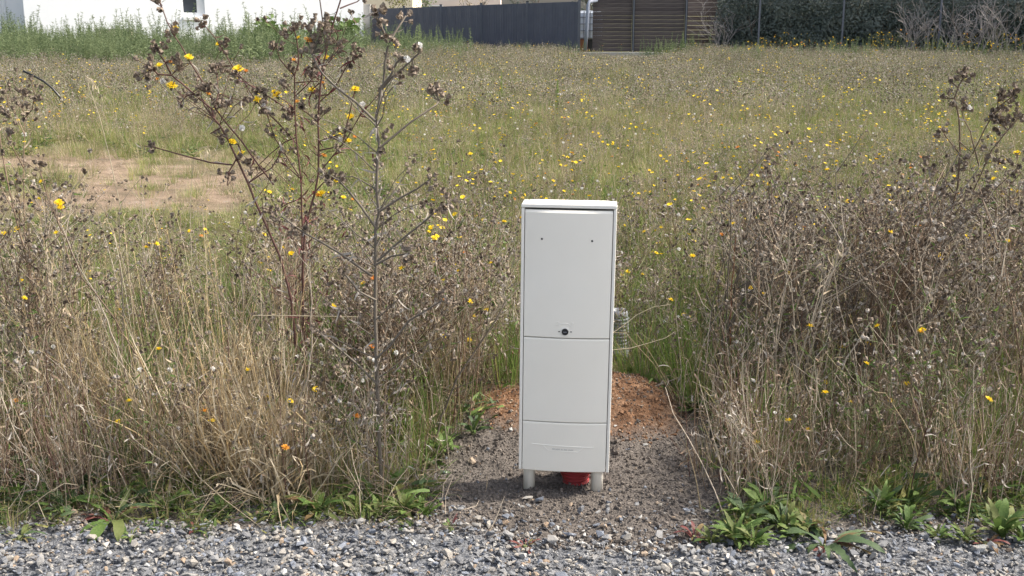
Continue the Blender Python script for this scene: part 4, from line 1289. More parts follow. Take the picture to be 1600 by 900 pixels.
# ------------------------------------------------------------------ traced tall plants (each branch placed where the photograph shows it, spread in depth)
def traced(name, label, Y, main, branches, stemm, thick, heads, flowers, fluffs=(), leaves=18, leafm='dry_leaf', seed=1, cat='weed', dspread=.10, base=None, head_s=.0158, twigs=0):
    r = random.Random(seed); S, Hd, Lf = MB(), MB(), MB()
    b0 = at(*main[0], Y) if base is None else base
    root = empty(name, (b0.x, b0.y, ground_z(b0.x, b0.y))); tag(root, label, cat); off = root.location.copy()
    allp = []
    def W(pts, y0, y1):
        out = []
        for i, p in enumerate(pts):
            t = i / max(1, len(pts) - 1); out.append(at(p[0], p[1], y0 + (y1 - y0) * t) - off)
        return out
    def smooth(path):
        out = []
        for a, b in zip(path[:-1], path[1:]):
            k = max(1, int((b - a).length / .06))
            for i in range(k): out.append(a.lerp(b, i / k) + rvec(r, .0011))
        return out + [path[-1]]
    mp = W(main, Y, Y + r.uniform(-.05, .05))
    mp = smooth(([Vector((0, 0, -.02))] if base is not None else []) + mp)
    S.tube(mp, thick * 1.1, thick * .55, stemm, 6); allp += mp
    for br in branches:
        a0 = at(*br[0], Y); t = br[0]
        y0 = Y; y1 = Y + r.uniform(-dspread, dspread)
        bp = smooth(W(br, y0, y1)); S.tube(bp, thick * .62, thick * .36, stemm, 5); allp += bp[1:]
    for k in range(twigs):
        i = r.randrange(int(len(mp) * .08), int(len(mp) * .8)); d = (UP * .8 + perp(UP, r) * r.uniform(.6, 1.2)).normalized(); q = [mp[i]]
        for e in range(r.randint(4, 8)):
            d = (d + rvec(r, .12)).normalized(); q.append(q[-1] + d * r.uniform(.025, .05))
        S.tube(q, thick * .34, thick * .16, stemm, 4)
        for e in range(r.randint(1, 3)): seed_head(Hd, q[-1] + rvec(r, .009), d + rvec(r, .5), head_s * .8, r)
        for e in range(3): curl_leaf(Lf, r.choice(q), rvec(r) + Vector((0, 0, -.3)), r.uniform(.03, .07), r.uniform(.005, .011), r, leafm, 2.6, 5)
    def seat(px, py):
        best = min(allp, key=lambda q: (lambda v: (v[0] - px) ** 2 + (v[1] - py) ** 2)(project(q + off)))
        p = at(px, py, best.y + off.y + r.uniform(-.015, .015)) - off
        if (p - best).length > .004:
            S.tube([best, best.lerp(p, .5) + rvec(r, .003), p], .0012, .0009, stemm, 4)
        return p, (p - best)
    for h in heads:
        px, py, n, sp = h
        for k in range(int(n * 1.35 + .5)):
            p, d = seat(px + r.gauss(0, sp), py + r.gauss(0, sp))
            dd = (d.normalized() if d.length > .003 else UP) + UP * .6 + rvec(r, .3)
            seed_head(Hd, p, dd, head_s * r.uniform(.75, 1.2), r)
    for k in range(leaves):
        q = r.choice(allp); curl_leaf(Lf, q, rvec(r) + Vector((0, 0, -.3)), r.uniform(.03, .08), r.uniform(.005, .013), r, leafm, 2.6, 5)
    for px, py in fluffs:
        p, d = seat(px, py); fluff_ball(Hd, p, .022, r)
    for f in flowers:
        px, py, s = f[:3]; p, d = seat(px, py + s * .25)
        put_flower(root, p, (r.gauss(0, .3), -.45, .9), s / 486 * (Y / 3.66) * 1.05, f[3] if len(f) > 3 else r.choice((0, 1, 2)))
    S.build('stem', root, True)
    if Hd.v: tag(Hd.build('seed_heads', root), kind='stuff')
    if Lf.v: tag(Lf.build('dry_leaves', root), kind='stuff')
    return root
def project(v):
    w = v - Vector((0, 0, CAM_H)); dz = w.y * CP - w.z * SP; dy = w.y * SP + w.z * CP
    return (800 + FPX * w.x / dz, 450 - FPX * dy / dz)

traced('tall_weed', 'tallest grey stemmed weed with a woody upright stem left of the cabinet', 3.62,
    [(597, 776), (592, 660), (588, 560), (586, 470), (587, 420), (587, 360), (591, 332), (588, 300), (591, 240), (592, 226), (588, 198), (587, 188), (593, 155), (595, 138), (598, 131), (602, 100), (606, 73)],
    [[(606, 66), (600, 50), (587, 25), (585, 17)], [(608, 66), (617, 50), (630, 33), (634, 25)], [(594, 230), (640, 192), (675, 168), (682, 163), (686, 158)], [(596, 138), (610, 118), (620, 98), (630, 88)],
     [(597, 140), (612, 122), (628, 108), (644, 93), (655, 84), (656, 76)], [(586, 189), (557, 162), (527, 138), (505, 116), (496, 104), (487, 84)], [(580, 430), (533, 398), (500, 378), (475, 363), (440, 338)],
     [(587, 355), (565, 325), (543, 297), (530, 283), (512, 272)], [(592, 331), (625, 310), (652, 295), (672, 280)], [(588, 384), (597, 367), (600, 340)], [(590, 408), (632, 370), (660, 348), (682, 328), (700, 318)],
     [(588, 560), (610, 540), (640, 500), (690, 470)], [(588, 470), (560, 455), (540, 430)], [(590, 600), (560, 570), (530, 545), (500, 520)], [(587, 415), (612, 400), (640, 396)]],
    'stem_wood', .0072,
    [(585, 17, 7, 6), (597, 48, 4, 5), (609, 62, 5, 5), (632, 28, 4, 5), (677, 147, 7, 5), (690, 160, 3, 4), (630, 90, 5, 5), (642, 110, 6, 5), (655, 80, 4, 3), (488, 42, 5, 7), (500, 50, 8, 9), (520, 62, 6, 9), (530, 70, 6, 5), (495, 65, 5, 8), (484, 78, 4, 5),
     (440, 338, 5, 6), (475, 363, 4, 5), (512, 272, 5, 6), (530, 283, 4, 5), (672, 280, 5, 6), (602, 338, 4, 5), (700, 318, 5, 6), (682, 328, 4, 4), (592, 240, 3, 5), (690, 470, 5, 6), (540, 430, 5, 5), (500, 520, 5, 6), (640, 396, 5, 6), (600, 210, 3, 4), (606, 100, 3, 5)],
    [(618, 70, 9), (481, 60, 14, 3), (711, 333, 10)], [(655, 71), (636, 92)], 60, 'dry_leaf_grey', 2, twigs=26)

traced('tall_weed', 'tall weed with dark red stems and yellow flowers reaching the top edge', 4.2,
    [(478, 590), (474, 500), (473, 420), (475, 370), (482, 335), (492, 300), (498, 270), (497, 220), (497, 190), (499, 148), (502, 120), (504, 107), (509, 83), (513, 67), (520, 37), (527, 17), (532, 0), (540, -35), (546, -70)],
    [[(531, 13), (545, 7), (557, 1), (575, -12)], [(499, 150), (513, 147), (525, 133), (543, 102), (551, 95), (557, 88)], [(497, 190), (480, 176), (466, 168)], [(498, 160), (515, 145)], [(498, 270), (520, 245), (540, 220), (563, 180), (592, 147)],
     [(499, 130), (487, 140), (487, 146)], [(505, 105), (495, 90), (487, 80)], [(497, 222), (515, 215), (540, 207)], [(510, 80), (505, 40), (500, 0), (495, -20)], [(519, 40), (528, 55), (524, 78)], [(492, 300), (505, 285), (524, 278)], [(497, 235), (535, 228), (555, 137)]],
    'stem_red', .0048,
    [(557, 88, 6, 5), (543, 102, 4, 4), (517, 28, 5, 6), (512, 40, 5, 5), (575, -12, 5, 5), (495, -20, 6, 6), (546, -72, 7, 7), (487, 150, 5, 5), (540, 207, 5, 5), (505, 175, 4, 4), (487, 118, 6, 7), (470, 168, 4, 4), (524, 282, 4, 5), (592, 147, 4, 4), (515, 215, 4, 4), (495, 110, 4, 6)],
    [(510, 88, 11), (487, 138, 13), (555, 137, 14), (548, 180, 14), (545, 218, 11), (555, 212, 8, 3), (505, 128, 6, 3), (524, 281, 8), (506, 241, 9, 3), (502, 300, 17), (497, 303, 9, 3)], [(566, 163), (531, 218)], 34, 'leaf_red', 3, twigs=22)

traced('tall_weed', 'slender dark red weed just left of the one that reaches the top edge', 4.3,
    [(476, 600), (473, 480), (472, 360), (472, 308), (471, 282), (466, 243), (462, 212), (461, 173), (461, 148), (460, 117), (466, 100), (466, 80), (464, 62), (460, 48)],
    [[(461, 178), (428, 157), (403, 142), (388, 130), (374, 119), (363, 103), (348, 76), (335, 58), (322, 42), (318, 33)], [(465, 227), (435, 193), (408, 168), (393, 148), (385, 135), (372, 115)], [(467, 275), (445, 240), (427, 212), (417, 178), (415, 165)], [(461, 150), (480, 133), (497, 112)],
     [(460, 118), (450, 108), (437, 93), (432, 75)], [(461, 173), (448, 160), (433, 150)], [(464, 215), (445, 222), (425, 238), (400, 262)], [(471, 282), (448, 260), (436, 240)], [(462, 130), (478, 128), (497, 127)], [(472, 310), (450, 318), (430, 330)]],
    'stem_red', .0044,
    [(458, 45, 7, 6), (446, 53, 5, 4), (467, 40, 4, 4), (456, 105, 7, 5), (449, 133, 5, 5), (432, 74, 6, 5), (318, 34, 7, 5), (348, 73, 6, 4), (373, 117, 7, 5), (338, 106, 6, 5), (417, 175, 4, 4), (403, 142, 4, 4), (450, 180, 5, 5), (440, 238, 6, 5), (425, 208, 4, 5), (455, 175, 4, 4), (400, 262, 5, 5), (412, 160, 4, 4), (430, 330, 5, 5)],
    [(467, 57, 8), (433, 145, 17), (428, 141, 9), (400, 153, 14), (372, 105, 17), (384, 109, 8, 3), (342, 67, 11), (459, 92, 7, 3), (465, 157, 8, 3), (454, 165, 6, 3)], [(411, 163), (419, 170)], 30, 'leaf_red', 4, twigs=22)

traced('tall_weed', 'leaning weed with flowers crossing in front of the white house', 4.15,
    [(470, 610), (455, 470), (437, 400), (410, 340), (387, 287), (370, 248), (357, 220), (343, 195), (335, 185), (330, 170), (312, 155), (300, 145), (285, 131), (275, 123), (268, 118), (247, 115), (238, 107)],
    [[(428, 288), (403, 257), (378, 222), (353, 192), (338, 170), (326, 145), (315, 125), (298, 97), (283, 72), (273, 57), (262, 34), (252, 10), (247, -8)], [(268, 116), (258, 98), (250, 85), (248, 74)], [(362, 258), (330, 255), (277, 240), (245, 232), (225, 228)],
     [(337, 168), (341, 147), (339, 118), (338, 106)], [(335, 185), (320, 165), (314, 150)], [(357, 220), (372, 226), (377, 237)], [(345, 200), (330, 208), (340, 214)], [(370, 248), (358, 268), (355, 290)], [(387, 287), (405, 275), (424, 262), (440, 236)], [(303, 147), (290, 150), (283, 160)]],
    'stem_red', .0056,
    [(233, 98, 7, 6), (228, 122, 8, 6), (248, 73, 8, 5), (270, 49, 8, 5), (248, 3, 8, 5), (276, 95, 6, 5), (282, 105, 5, 4), (315, 137, 9, 6), (325, 140, 5, 5), (337, 163, 6, 5), (352, 161, 6, 5), (343, 212, 7, 6), (377, 246, 5, 5), (240, 230, 6, 5), (283, 160, 4, 4), (355, 275, 5, 5), (383, 160, 5, 4), (300, 150, 5, 5), (337, 108, 6, 5)],
    [(273, 41, 11), (295, 87, 14), (249, 100, 11), (268, 131, 17), (325, 145, 8, 3), (266, 95, 7, 3), (283, 105, 6, 3), (363, 219, 13), (377, 237, 13), (343, 157, 6, 3), (455, 394, 11), (246, 122, 7, 3)], [(254, 127), (378, 200)], 26, 'dry_leaf_grey', 5, twigs=16)

traced('tall_weed', 'dark headed weed standing above the tangle near the right edge', 4.9,
    [(1440, 560), (1462, 440), (1482, 350), (1496, 290), (1500, 240), (1499, 205), (1498, 185), (1495, 167), (1491, 155), (1497, 137), (1502, 126), (1511, 114)],
    [[(1530, 260), (1515, 205), (1506, 187), (1503, 173), (1496, 167)], [(1491, 154), (1482, 154), (1476, 154)], [(1497, 137), (1490, 131), (1485, 128)], [(1498, 220), (1520, 240), (1538, 202), (1552, 177), (1559, 167), (1560, 153), (1566, 148)],
     [(1520, 300), (1550, 235), (1575, 204), (1588, 188), (1602, 177), (1620, 165)], [(1552, 180), (1570, 160), (1585, 149), (1585, 138)], [(1482, 350), (1520, 330), (1560, 290), (1590, 262)], [(1490, 300), (1470, 270), (1452, 262)], [(1575, 204), (1565, 190), (1562, 175)], [(1500, 240), (1478, 215), (1470, 200)]],
    'stem_brown', .0055,
    [(1511, 114, 6, 4), (1498, 115, 1, 1), (1495, 125, 2, 2), (1509, 125, 2, 2), (1485, 128, 2, 1), (1481, 148, 2, 2), (1475, 154, 2, 1), (1491, 165, 2, 1), (1500, 158, 2, 2), (1509, 167, 5, 4), (1564, 149, 3, 2), (1571, 149, 2, 2), (1579, 149, 2, 2), (1585, 147, 3, 2), (1585, 138, 3, 2), (1563, 156, 2, 2), (1573, 163, 4, 4),
     (1560, 180, 7, 8), (1575, 185, 8, 8), (1548, 182, 4, 3), (1590, 180, 5, 5), (1452, 262, 7, 8), (1590, 262, 8, 9), (1560, 195, 6, 8), (1470, 205, 5, 6), (1535, 290, 8, 10), (1480, 300, 8, 10), (1505, 260, 8, 10), (1545, 240, 8, 10)],
    [(1589, 237, 12), (1468, 399, 16), (1430, 352, 8), (1509, 368, 10)], [(1515, 168)], 26, 'dry_leaf_grey', 6, head_s=.0185)

traced('tall_weed', 'brown weed with thin dark stems at the left edge beside the bare earth', 4.6,
    [(75, 600), (62, 500), (45, 420), (30, 360), (15, 300), (2, 230), (-8, 160)],
    [[(40, 400), (38, 330), (37, 262), (38, 200), (36, 150)], [(70, 560), (100, 480), (112, 420), (90, 340), (72, 300), (65, 272), (62, 262)], [(22, 330), (10, 310), (-4, 280)], [(37, 262), (22, 235), (10, 215)], [(30, 360), (32, 320), (24, 290)], [(38, 210), (25, 180), (12, 160)], [(37, 190), (50, 170), (55, 150)]],
    'stem_brown', .0045,
    [(62, 261, 5, 6), (36, 150, 6, 7), (10, 215, 6, 7), (12, 160, 8, 9), (55, 150, 6, 7), (-4, 280, 5, 6), (24, 290, 5, 5), (30, 130, 8, 12), (-8, 160, 6, 8), (15, 185, 6, 10), (45, 180, 6, 9)],
    [(65, 282, 9), (92, 314, 15), (95, 322, 12), (27, 355, 10), (88, 362, 9)], [(38, 210)], 26, 'dry_leaf', 7, dspread=.2)

def build_fallen():
    r = random.Random(404)
    specs = [('long dark stem fallen from the cabinet side up into the right tangle', 4.7, [(1075, 590), (1160, 545), (1250, 492), (1330, 446), (1420, 385), (1490, 318), (1530, 262)], 'stem_wood', .0052),
             ('dark stem lying just above the longest fallen one', 4.75, [(1150, 530), (1230, 478), (1320, 420), (1400, 352), (1470, 292), (1500, 235)], 'stem_wood', .0048),
             ('grey stem crossing the middle of the right tangle', 4.5, [(1130, 610), (1210, 560), (1300, 505), (1390, 452), (1460, 400), (1520, 340)], 'stem_grey', .0042),
             ('brown stem leaning right with a bare fork at its tip', 4.6, [(1200, 600), (1270, 520), (1340, 445), (1410, 380), (1470, 335)], 'stem_brown', .0045),
             ('pale thin stem leaning left in the right tangle', 4.3, [(1390, 720), (1360, 640), (1330, 560), (1310, 470), (1300, 400)], 'twig_pale', .003),
             ('rusty upright stem right of the black cable', 4.6, [(1165, 700), (1158, 620), (1152, 540), (1150, 470), (1146, 390)], 'straw_dull', .0042),
             ('second rusty upright stem right of the black cable', 4.55, [(1150, 690), (1146, 600), (1140, 520), (1144, 440), (1150, 370)], 'rust_brown', .0034),
             ('dark upright stem in the centre of the right tangle', 4.2, [(1445, 760), (1448, 680), (1452, 600), (1446, 520), (1456, 440), (1470, 370)], 'stem_wood', .0046),
             ('dark slanting stem low in the right tangle', 4.15, [(1440, 640), (1480, 612), (1520, 575), (1560, 540), (1600, 500)], 'stem_wood', .0038),
             ('olive stem slanting through the right tangle', 4.2, [(1380, 560), (1388, 500), (1396, 455), (1412, 400)], 'stem_green', .0045),
             ('brown stem at the right border leaning inward', 4.3, [(1600, 600), (1585, 500), (1570, 420), (1545, 340), (1530, 290)], 'stem_brown', .0042),
             ('grey dead stem leaning left above the straw clump', 4.0, [(215, 640), (190, 560), (160, 480), (120, 410), (95, 350)], 'stem_grey', .0036),
             ('long brown stem leaning left through the straw clump', 3.95, [(262, 660), (225, 575), (180, 500), (128, 432), (75, 310), (62, 268)], 'stem_brown', .0034),
             ('upright dark stem behind the straw clump', 4.3, [(190, 560), (192, 480), (188, 400), (186, 330)], 'stem_wood', .0034),
             ('forked grey stem left of the soil patch', 4.0, [(672, 720), (690, 650), (715, 590), (745, 545), (775, 500), (790, 470)], 'stem_wood', .0050),
             ('curved grey stem rising beside the straw clump', 3.75, [(440, 690), (462, 640), (480, 590), (487, 545), (485, 470), (484, 420)], 'stem_grey', .0036)]
    for lab, Y, pts, mm, th in specs:
        k = len(pts); path = [at(x, y, Y + .12 * i / k) for i, (x, y) in enumerate(pts)]; base = path[0].copy(); base.z = ground_z(base.x, base.y)
        o = empty('fallen_stem', base); tag(o, lab, 'stem')
        S, Hd = MB(), MB()
        fine = []
        for a, b in zip(path[:-1], path[1:]):
            q = max(1, int((b - a).length / .05)); fine += [a.lerp(b, i / q) + rvec(r, .002) - base for i in range(q)]
        fine.append(path[-1] - base)
        S.tube(fine, th, th * .5, mm, 6)
        for i in range(int(len(fine) * .3), len(fine)):
            if r.random() < .45:
                d = (fine[i] - fine[i - 1]).normalized(); d = (d + perp(d, r) * .8 + UP * .2).normalized(); p = fine[i]; tw = [p]
                for q in range(4):
                    d = (d + rvec(r, .12)).normalized(); tw.append(tw[-1] + d * r.uniform(.02, .05))
                S.tube(tw, th * .4, th * .22, mm, 4)
                for q in range(r.choice((1, 2, 3))): seed_head(Hd, tw[-1] + rvec(r, .008), d + rvec(r, .5), .0135 * r.uniform(.7, 1.2), r)
        S.build('stem', o, True)
        if Hd.v: tag(Hd.build('seed_heads', o), kind='stuff')
build_fallen()

# ------------------------------------------------------------------ near weeds, straw tufts, rosettes
def build_near_weeds():
    r = random.Random(99)
    tall = [weed_meshes(r, .86, 6, .26, 2, True, .0135, .8, f, stemm=sm, leafm=lm, thick=.0042, spread=.06, green=.32)
            for f, sm, lm in ((0, 'stem_grey', 'dry_leaf'), (1, 'stem_brown', 'leaf_brown'), (0, 'stem_grey', 'dry_leaf'), (2, 'stem_brown', 'dry_leaf_grey'), (0, 'stem_wood', 'dry_leaf_grey'))]
    bent = [weed_meshes(r, .84, 7, .15, 2, True, .0135, .6, f, stemm=sm, leafm=lm, thick=.0046, spread=.06, bend=Vector((1, .1, 0)) * b)
            for f, sm, lm, b in ((0, 'stem_brown', 'leaf_brown', .9), (1, 'stem_wood', 'leaf_brown', .7), (0, 'stem_wood', 'dry_leaf_grey', 1.2))]
    low = [weed_meshes(r, .52, 6, .34, 2, True, .0125, 1.2, f, stemm=sm, leafm=lm, thick=.0026, spread=.07, green=g, fluffs=fl)
           for f, sm, lm, g, fl in ((0, 'stem_grey', 'dry_leaf', .5, 0), (2, 'stem_green', 'dry_leaf', .8, 0), (1, 'stem_brown', 'leaf_brown', .4, 2), (0, 'twig_pale', 'dry_leaf_grey', .3, 1), (0, 'stem_green', 'leaf_brown', .6, 0))]
    def place(kinds, px0, px1, y0, y1, n, s0, s1, label, group, tilt=.12):
        k = 0
        while k < n:
            Y = r.uniform(y0, y1); px = r.uniform(px0, px1); p = on_line(px, (-90, Y), (90, Y))
            if abs(p.x - .32) < .36 and Y < 4.75: continue
            if abs(p.x - .24) < .52 and Y < 4.2: continue
            parts = r.choice(kinds)
            if kinds is not bent and p.x > 0 and abs(p.x - .27) < .8 and Y < 4.4: s = r.uniform(s0, s1) * .75
            else: s = r.uniform(s0, s1)
            weed_thing('dry_weed', parts, (p.x, Y, ground_z(p.x, Y) - .005), (r.gauss(0, tilt), r.gauss(0, tilt), r.uniform(0, 6.28) if kinds is not bent else r.gauss(0, .5)), s, label, 'weed', group)
            k += 1
    place(tall, 1180, 1760, 4.1, 6.0, 38, .70, 1.05, 'brown dead weed in the dense tangle right of the cabinet', 'dead weeds of the tangle on the right')
    place(bent, 1060, 1480, 4.3, 5.8, 20, .75, 1.2, 'dark dead weed bent over to the right in the tangle', 'bent weeds in the tangle on the right')
    place(low, 1085, 1760, 3.58, 5.0, 34, .65, 1.15, 'low twiggy weed at the foot of the tangle on the right', 'low weeds under the tangle on the right')
    place(tall, -160, 800, 4.3, 5.9, 24, .6, .92, 'greyish dead weed in the growth left of the cabinet', 'dead weeds left of the cabinet')
    place(low, -160, 700, 3.58, 4.8, 32, .6, 1.05, 'low twiggy weed at the foot of the growth on the left', 'low weeds at the foot of the left growth')
    place(low, 560, 800, 3.9, 5.4, 16, .8, 1.25, 'twiggy weed close behind the tallest grey stem', 'weeds behind the tallest stem')
    place(tall, 470, 770, 3.85, 4.7, 12, .62, .95, 'grey brown branched weed around the tallest stem', 'branched weeds around the tallest stem')
    place(low, 930, 1130, 4.75, 5.5, 9, .6, .9, 'low weed closing in behind the orange soil', 'low weeds behind the orange soil')
    place(low, 700, 830, 4.3, 5.2, 8, .6, .9, 'low weed close to the left side of the cabinet', 'low weeds at the left side of the cabinet')
    place(low, 640, 1200, 5.2, 7.5, 36, .65, 1.0, 'low weed standing behind the cabinet', 'low weeds behind the cabinet')
    place(tall, -170, 20, 4.3, 5.0, 5, .85, 1.1, 'tall brown twiggy weed at the left edge', 'brown weeds at the left edge')
    # straw-coloured grass
    K = [grass_tuft(r, 105, .60, .0062, ['straw', 'straw_dull', 'straw_pale', 'straw_dull', 'straw'], .10, .42, .55, 3.4, 9, seg=8, kink=.07) for i in range(3)]
    K += [grass_tuft(r, 62, .42, .0092, ['straw_pale', 'straw', 'straw_dull', 'straw_pale'], .08, .6, .9, 6.5, 3, seg=10, kink=.07) for i in range(2)]
    K = [k.mesh('grass_tuft') for k in K]
    def tufts(n, px0, px1, y0, y1, s0, s1, label, group, sel):
        for i in range(n):
            Y = r.uniform(y0, y1); px = r.uniform(px0, px1); p = on_line(px, (-90, Y), (90, Y))
            o = link('straw_tuft', K[r.choice(sel)].copy(), None, (p.x, Y, ground_z(p.x, Y) - .005), (r.gauss(0, .12), r.gauss(0, .12), r.uniform(0, 6.28)), r.uniform(s0, s1))
            tag(o, label, 'grass tuft', group)
    tufts(15, 170, 430, 3.75, 4.4, .7, 1.1, 'golden straw grass tuft in the big clump on the left', 'straw tufts of the left clump', (0, 1, 2, 3, 4))
    tufts(11, 330, 520, 3.66, 4.1, .7, 1.05, 'pale curling straw grass beside the red stemmed weeds', 'curled straw grass', (3, 4))
    tufts(9, 210, 420, 3.60, 3.9, .75, 1.05, 'pale curling straw grass in front of the golden clump', 'curled straw grass in front', (3, 4))
    tufts(8, -120, 170, 3.9, 5.0, .7, 1.1, 'straw grass tuft at the far left among brown weeds', 'straw tufts at the far left', (0, 1, 2))
    tufts(9, 1260, 1700, 4.2, 5.4, .6, .9, 'thin straw grass tuft in the tangle on the right', 'straw tufts on the right', (0, 1, 2, 3))
    tufts(7, 600, 800, 4.3, 5.4, .6, .85, 'straw grass tuft just left of the cabinet', 'straw tufts left of the cabinet', (0, 1, 2, 4))
    # loose pale stalks one can trace in the photograph
    def stalk(label, Y, pts, w=.0022, mname='straw_pale', dy=.0, name='straw_stalk', panicle=0):
        m = MB(); n = len(pts); path = [at(x, y, Y + dy * i / (n - 1)) for i, (x, y) in enumerate(pts)]
        m.tube(path, w, w * .6, mname, 5)
        for k in range(panicle):
            q = path[-1].lerp(path[-2], r.uniform(0, 1.6)); e = q + Vector((r.gauss(.01, .012), r.gauss(0, .012), -r.uniform(.005, .03)))
            m.tube([q, q.lerp(e, .5) + Vector((0, 0, .006)), e], .0005, .0004, mname, 3)
            curl_leaf(m, e, Vector((r.gauss(.2, .3), r.gauss(0, .3), -1)), r.uniform(.018, .032), .0055, r, 'straw_pale', .5, 3)
        o = m.build(name, None, True); tag(o, label, 'stalk')
    stalk('bent pale straw stalk at the foot of the tallest weed', 3.5, [(470, 802), (505, 755), (533, 712), (556, 691), (535, 717), (550, 742), (566, 771)], .0016, dy=-.02)
    stalk('long straight pale straw lying across the left growth', 3.85, [(395, 493), (450, 493), (500, 494), (560, 495)], .0018)
    stalk('pale straw stalk crossing the lower left corner', 3.42, [(0, 828), (40, 796), (75, 770), (101, 755), (122, 758)], .0018, dy=.06)
    stalk('pale dry twig leaning out over the gravel at left', 3.40, [(58, 782), (70, 810), (84, 840), (97, 858)], .0014)
    stalk('long straw stalk slanting down to the gravel beside the yellow flower', 3.55, [(268, 680), (310, 745), (350, 780), (400, 818), (440, 850)], .0016, dy=-.18)
    stalk('broken grey stick in the right tangle', 4.05, [(1238, 568), (1262, 586), (1282, 602), (1296, 618), (1270, 632), (1230, 648), (1202, 660)], .0022, 'twig_pale')
    stalk('pale straight stick in the right tangle', 4.0, [(1303, 583), (1325, 610), (1350, 636)], .0022, 'twig_pale')
    stalk('grey blue stem rising through the right tangle', 4.1, [(1312, 590), (1322, 560), (1340, 535), (1352, 515), (1362, 500)], .0035, 'twig_pale')
    stalk('pale stick near the foot of the right tangle', 3.75, [(1280, 800), (1288, 765), (1300, 725), (1307, 707)], .0024, 'twig_pale')
    stalk('pale arching grass stem beside the cabinet', 4.6, [(955, 522), (975, 508), (995, 492), (1020, 480), (1050, 475)], .0022, 'straw_pale', .1)
    stalk('thin pale stem reaching right from the cabinet', 4.5, [(955, 547), (985, 544), (1010, 537), (1040, 528), (1055, 518)], .0018, 'straw_pale', .1)
    stalk('dark fallen stem lying on the orange soil', 4.45, [(955, 624), (1000, 612), (1040, 598), (1080, 583), (1120, 560)], .005, 'stem_grey', .15)
    stalk('white twig standing left of the cabinet', 4.7, [(712, 470), (708, 400), (712, 350), (728, 305)], .002, 'twig_pale')
    stalk('thin reddish stalk standing in front of the tall stem', 3.5, [(597, 815), (598, 770), (600, 720), (601, 640), (607, 560)], .0018, 'stem_brown')
    stalk('tall pale grass stalk with a drooping tip at the left', 4.1, [(190, 330), (170, 240), (155, 180), (140, 140), (133, 118), (138, 122), (146, 128)], .0016, 'straw_pale', panicle=16)
    stalk('dry grass stem bowed over the bare earth', 4.3, [(300, 420), (297, 330), (299, 285), (303, 247), (316, 230), (330, 228)], .0015, 'straw_pale', panicle=14)
    for q, (x, y, lab) in enumerate(((622, 285, 'nodding pale oat stem right of the tallest weed'), (640, 300, 'second nodding oat stem right of the tallest weed'), (655, 318, 'lowest nodding oat stem right of the tallest weed'))):
        stalk(lab, 4.6, [(x - 20 - 8 * q, y + 150), (x - 16, y + 80), (x - 12, y + 25), (x - 4, y), (x + 12, y + 8)], .0015, 'straw_pale', panicle=18)
build_near_weeds()

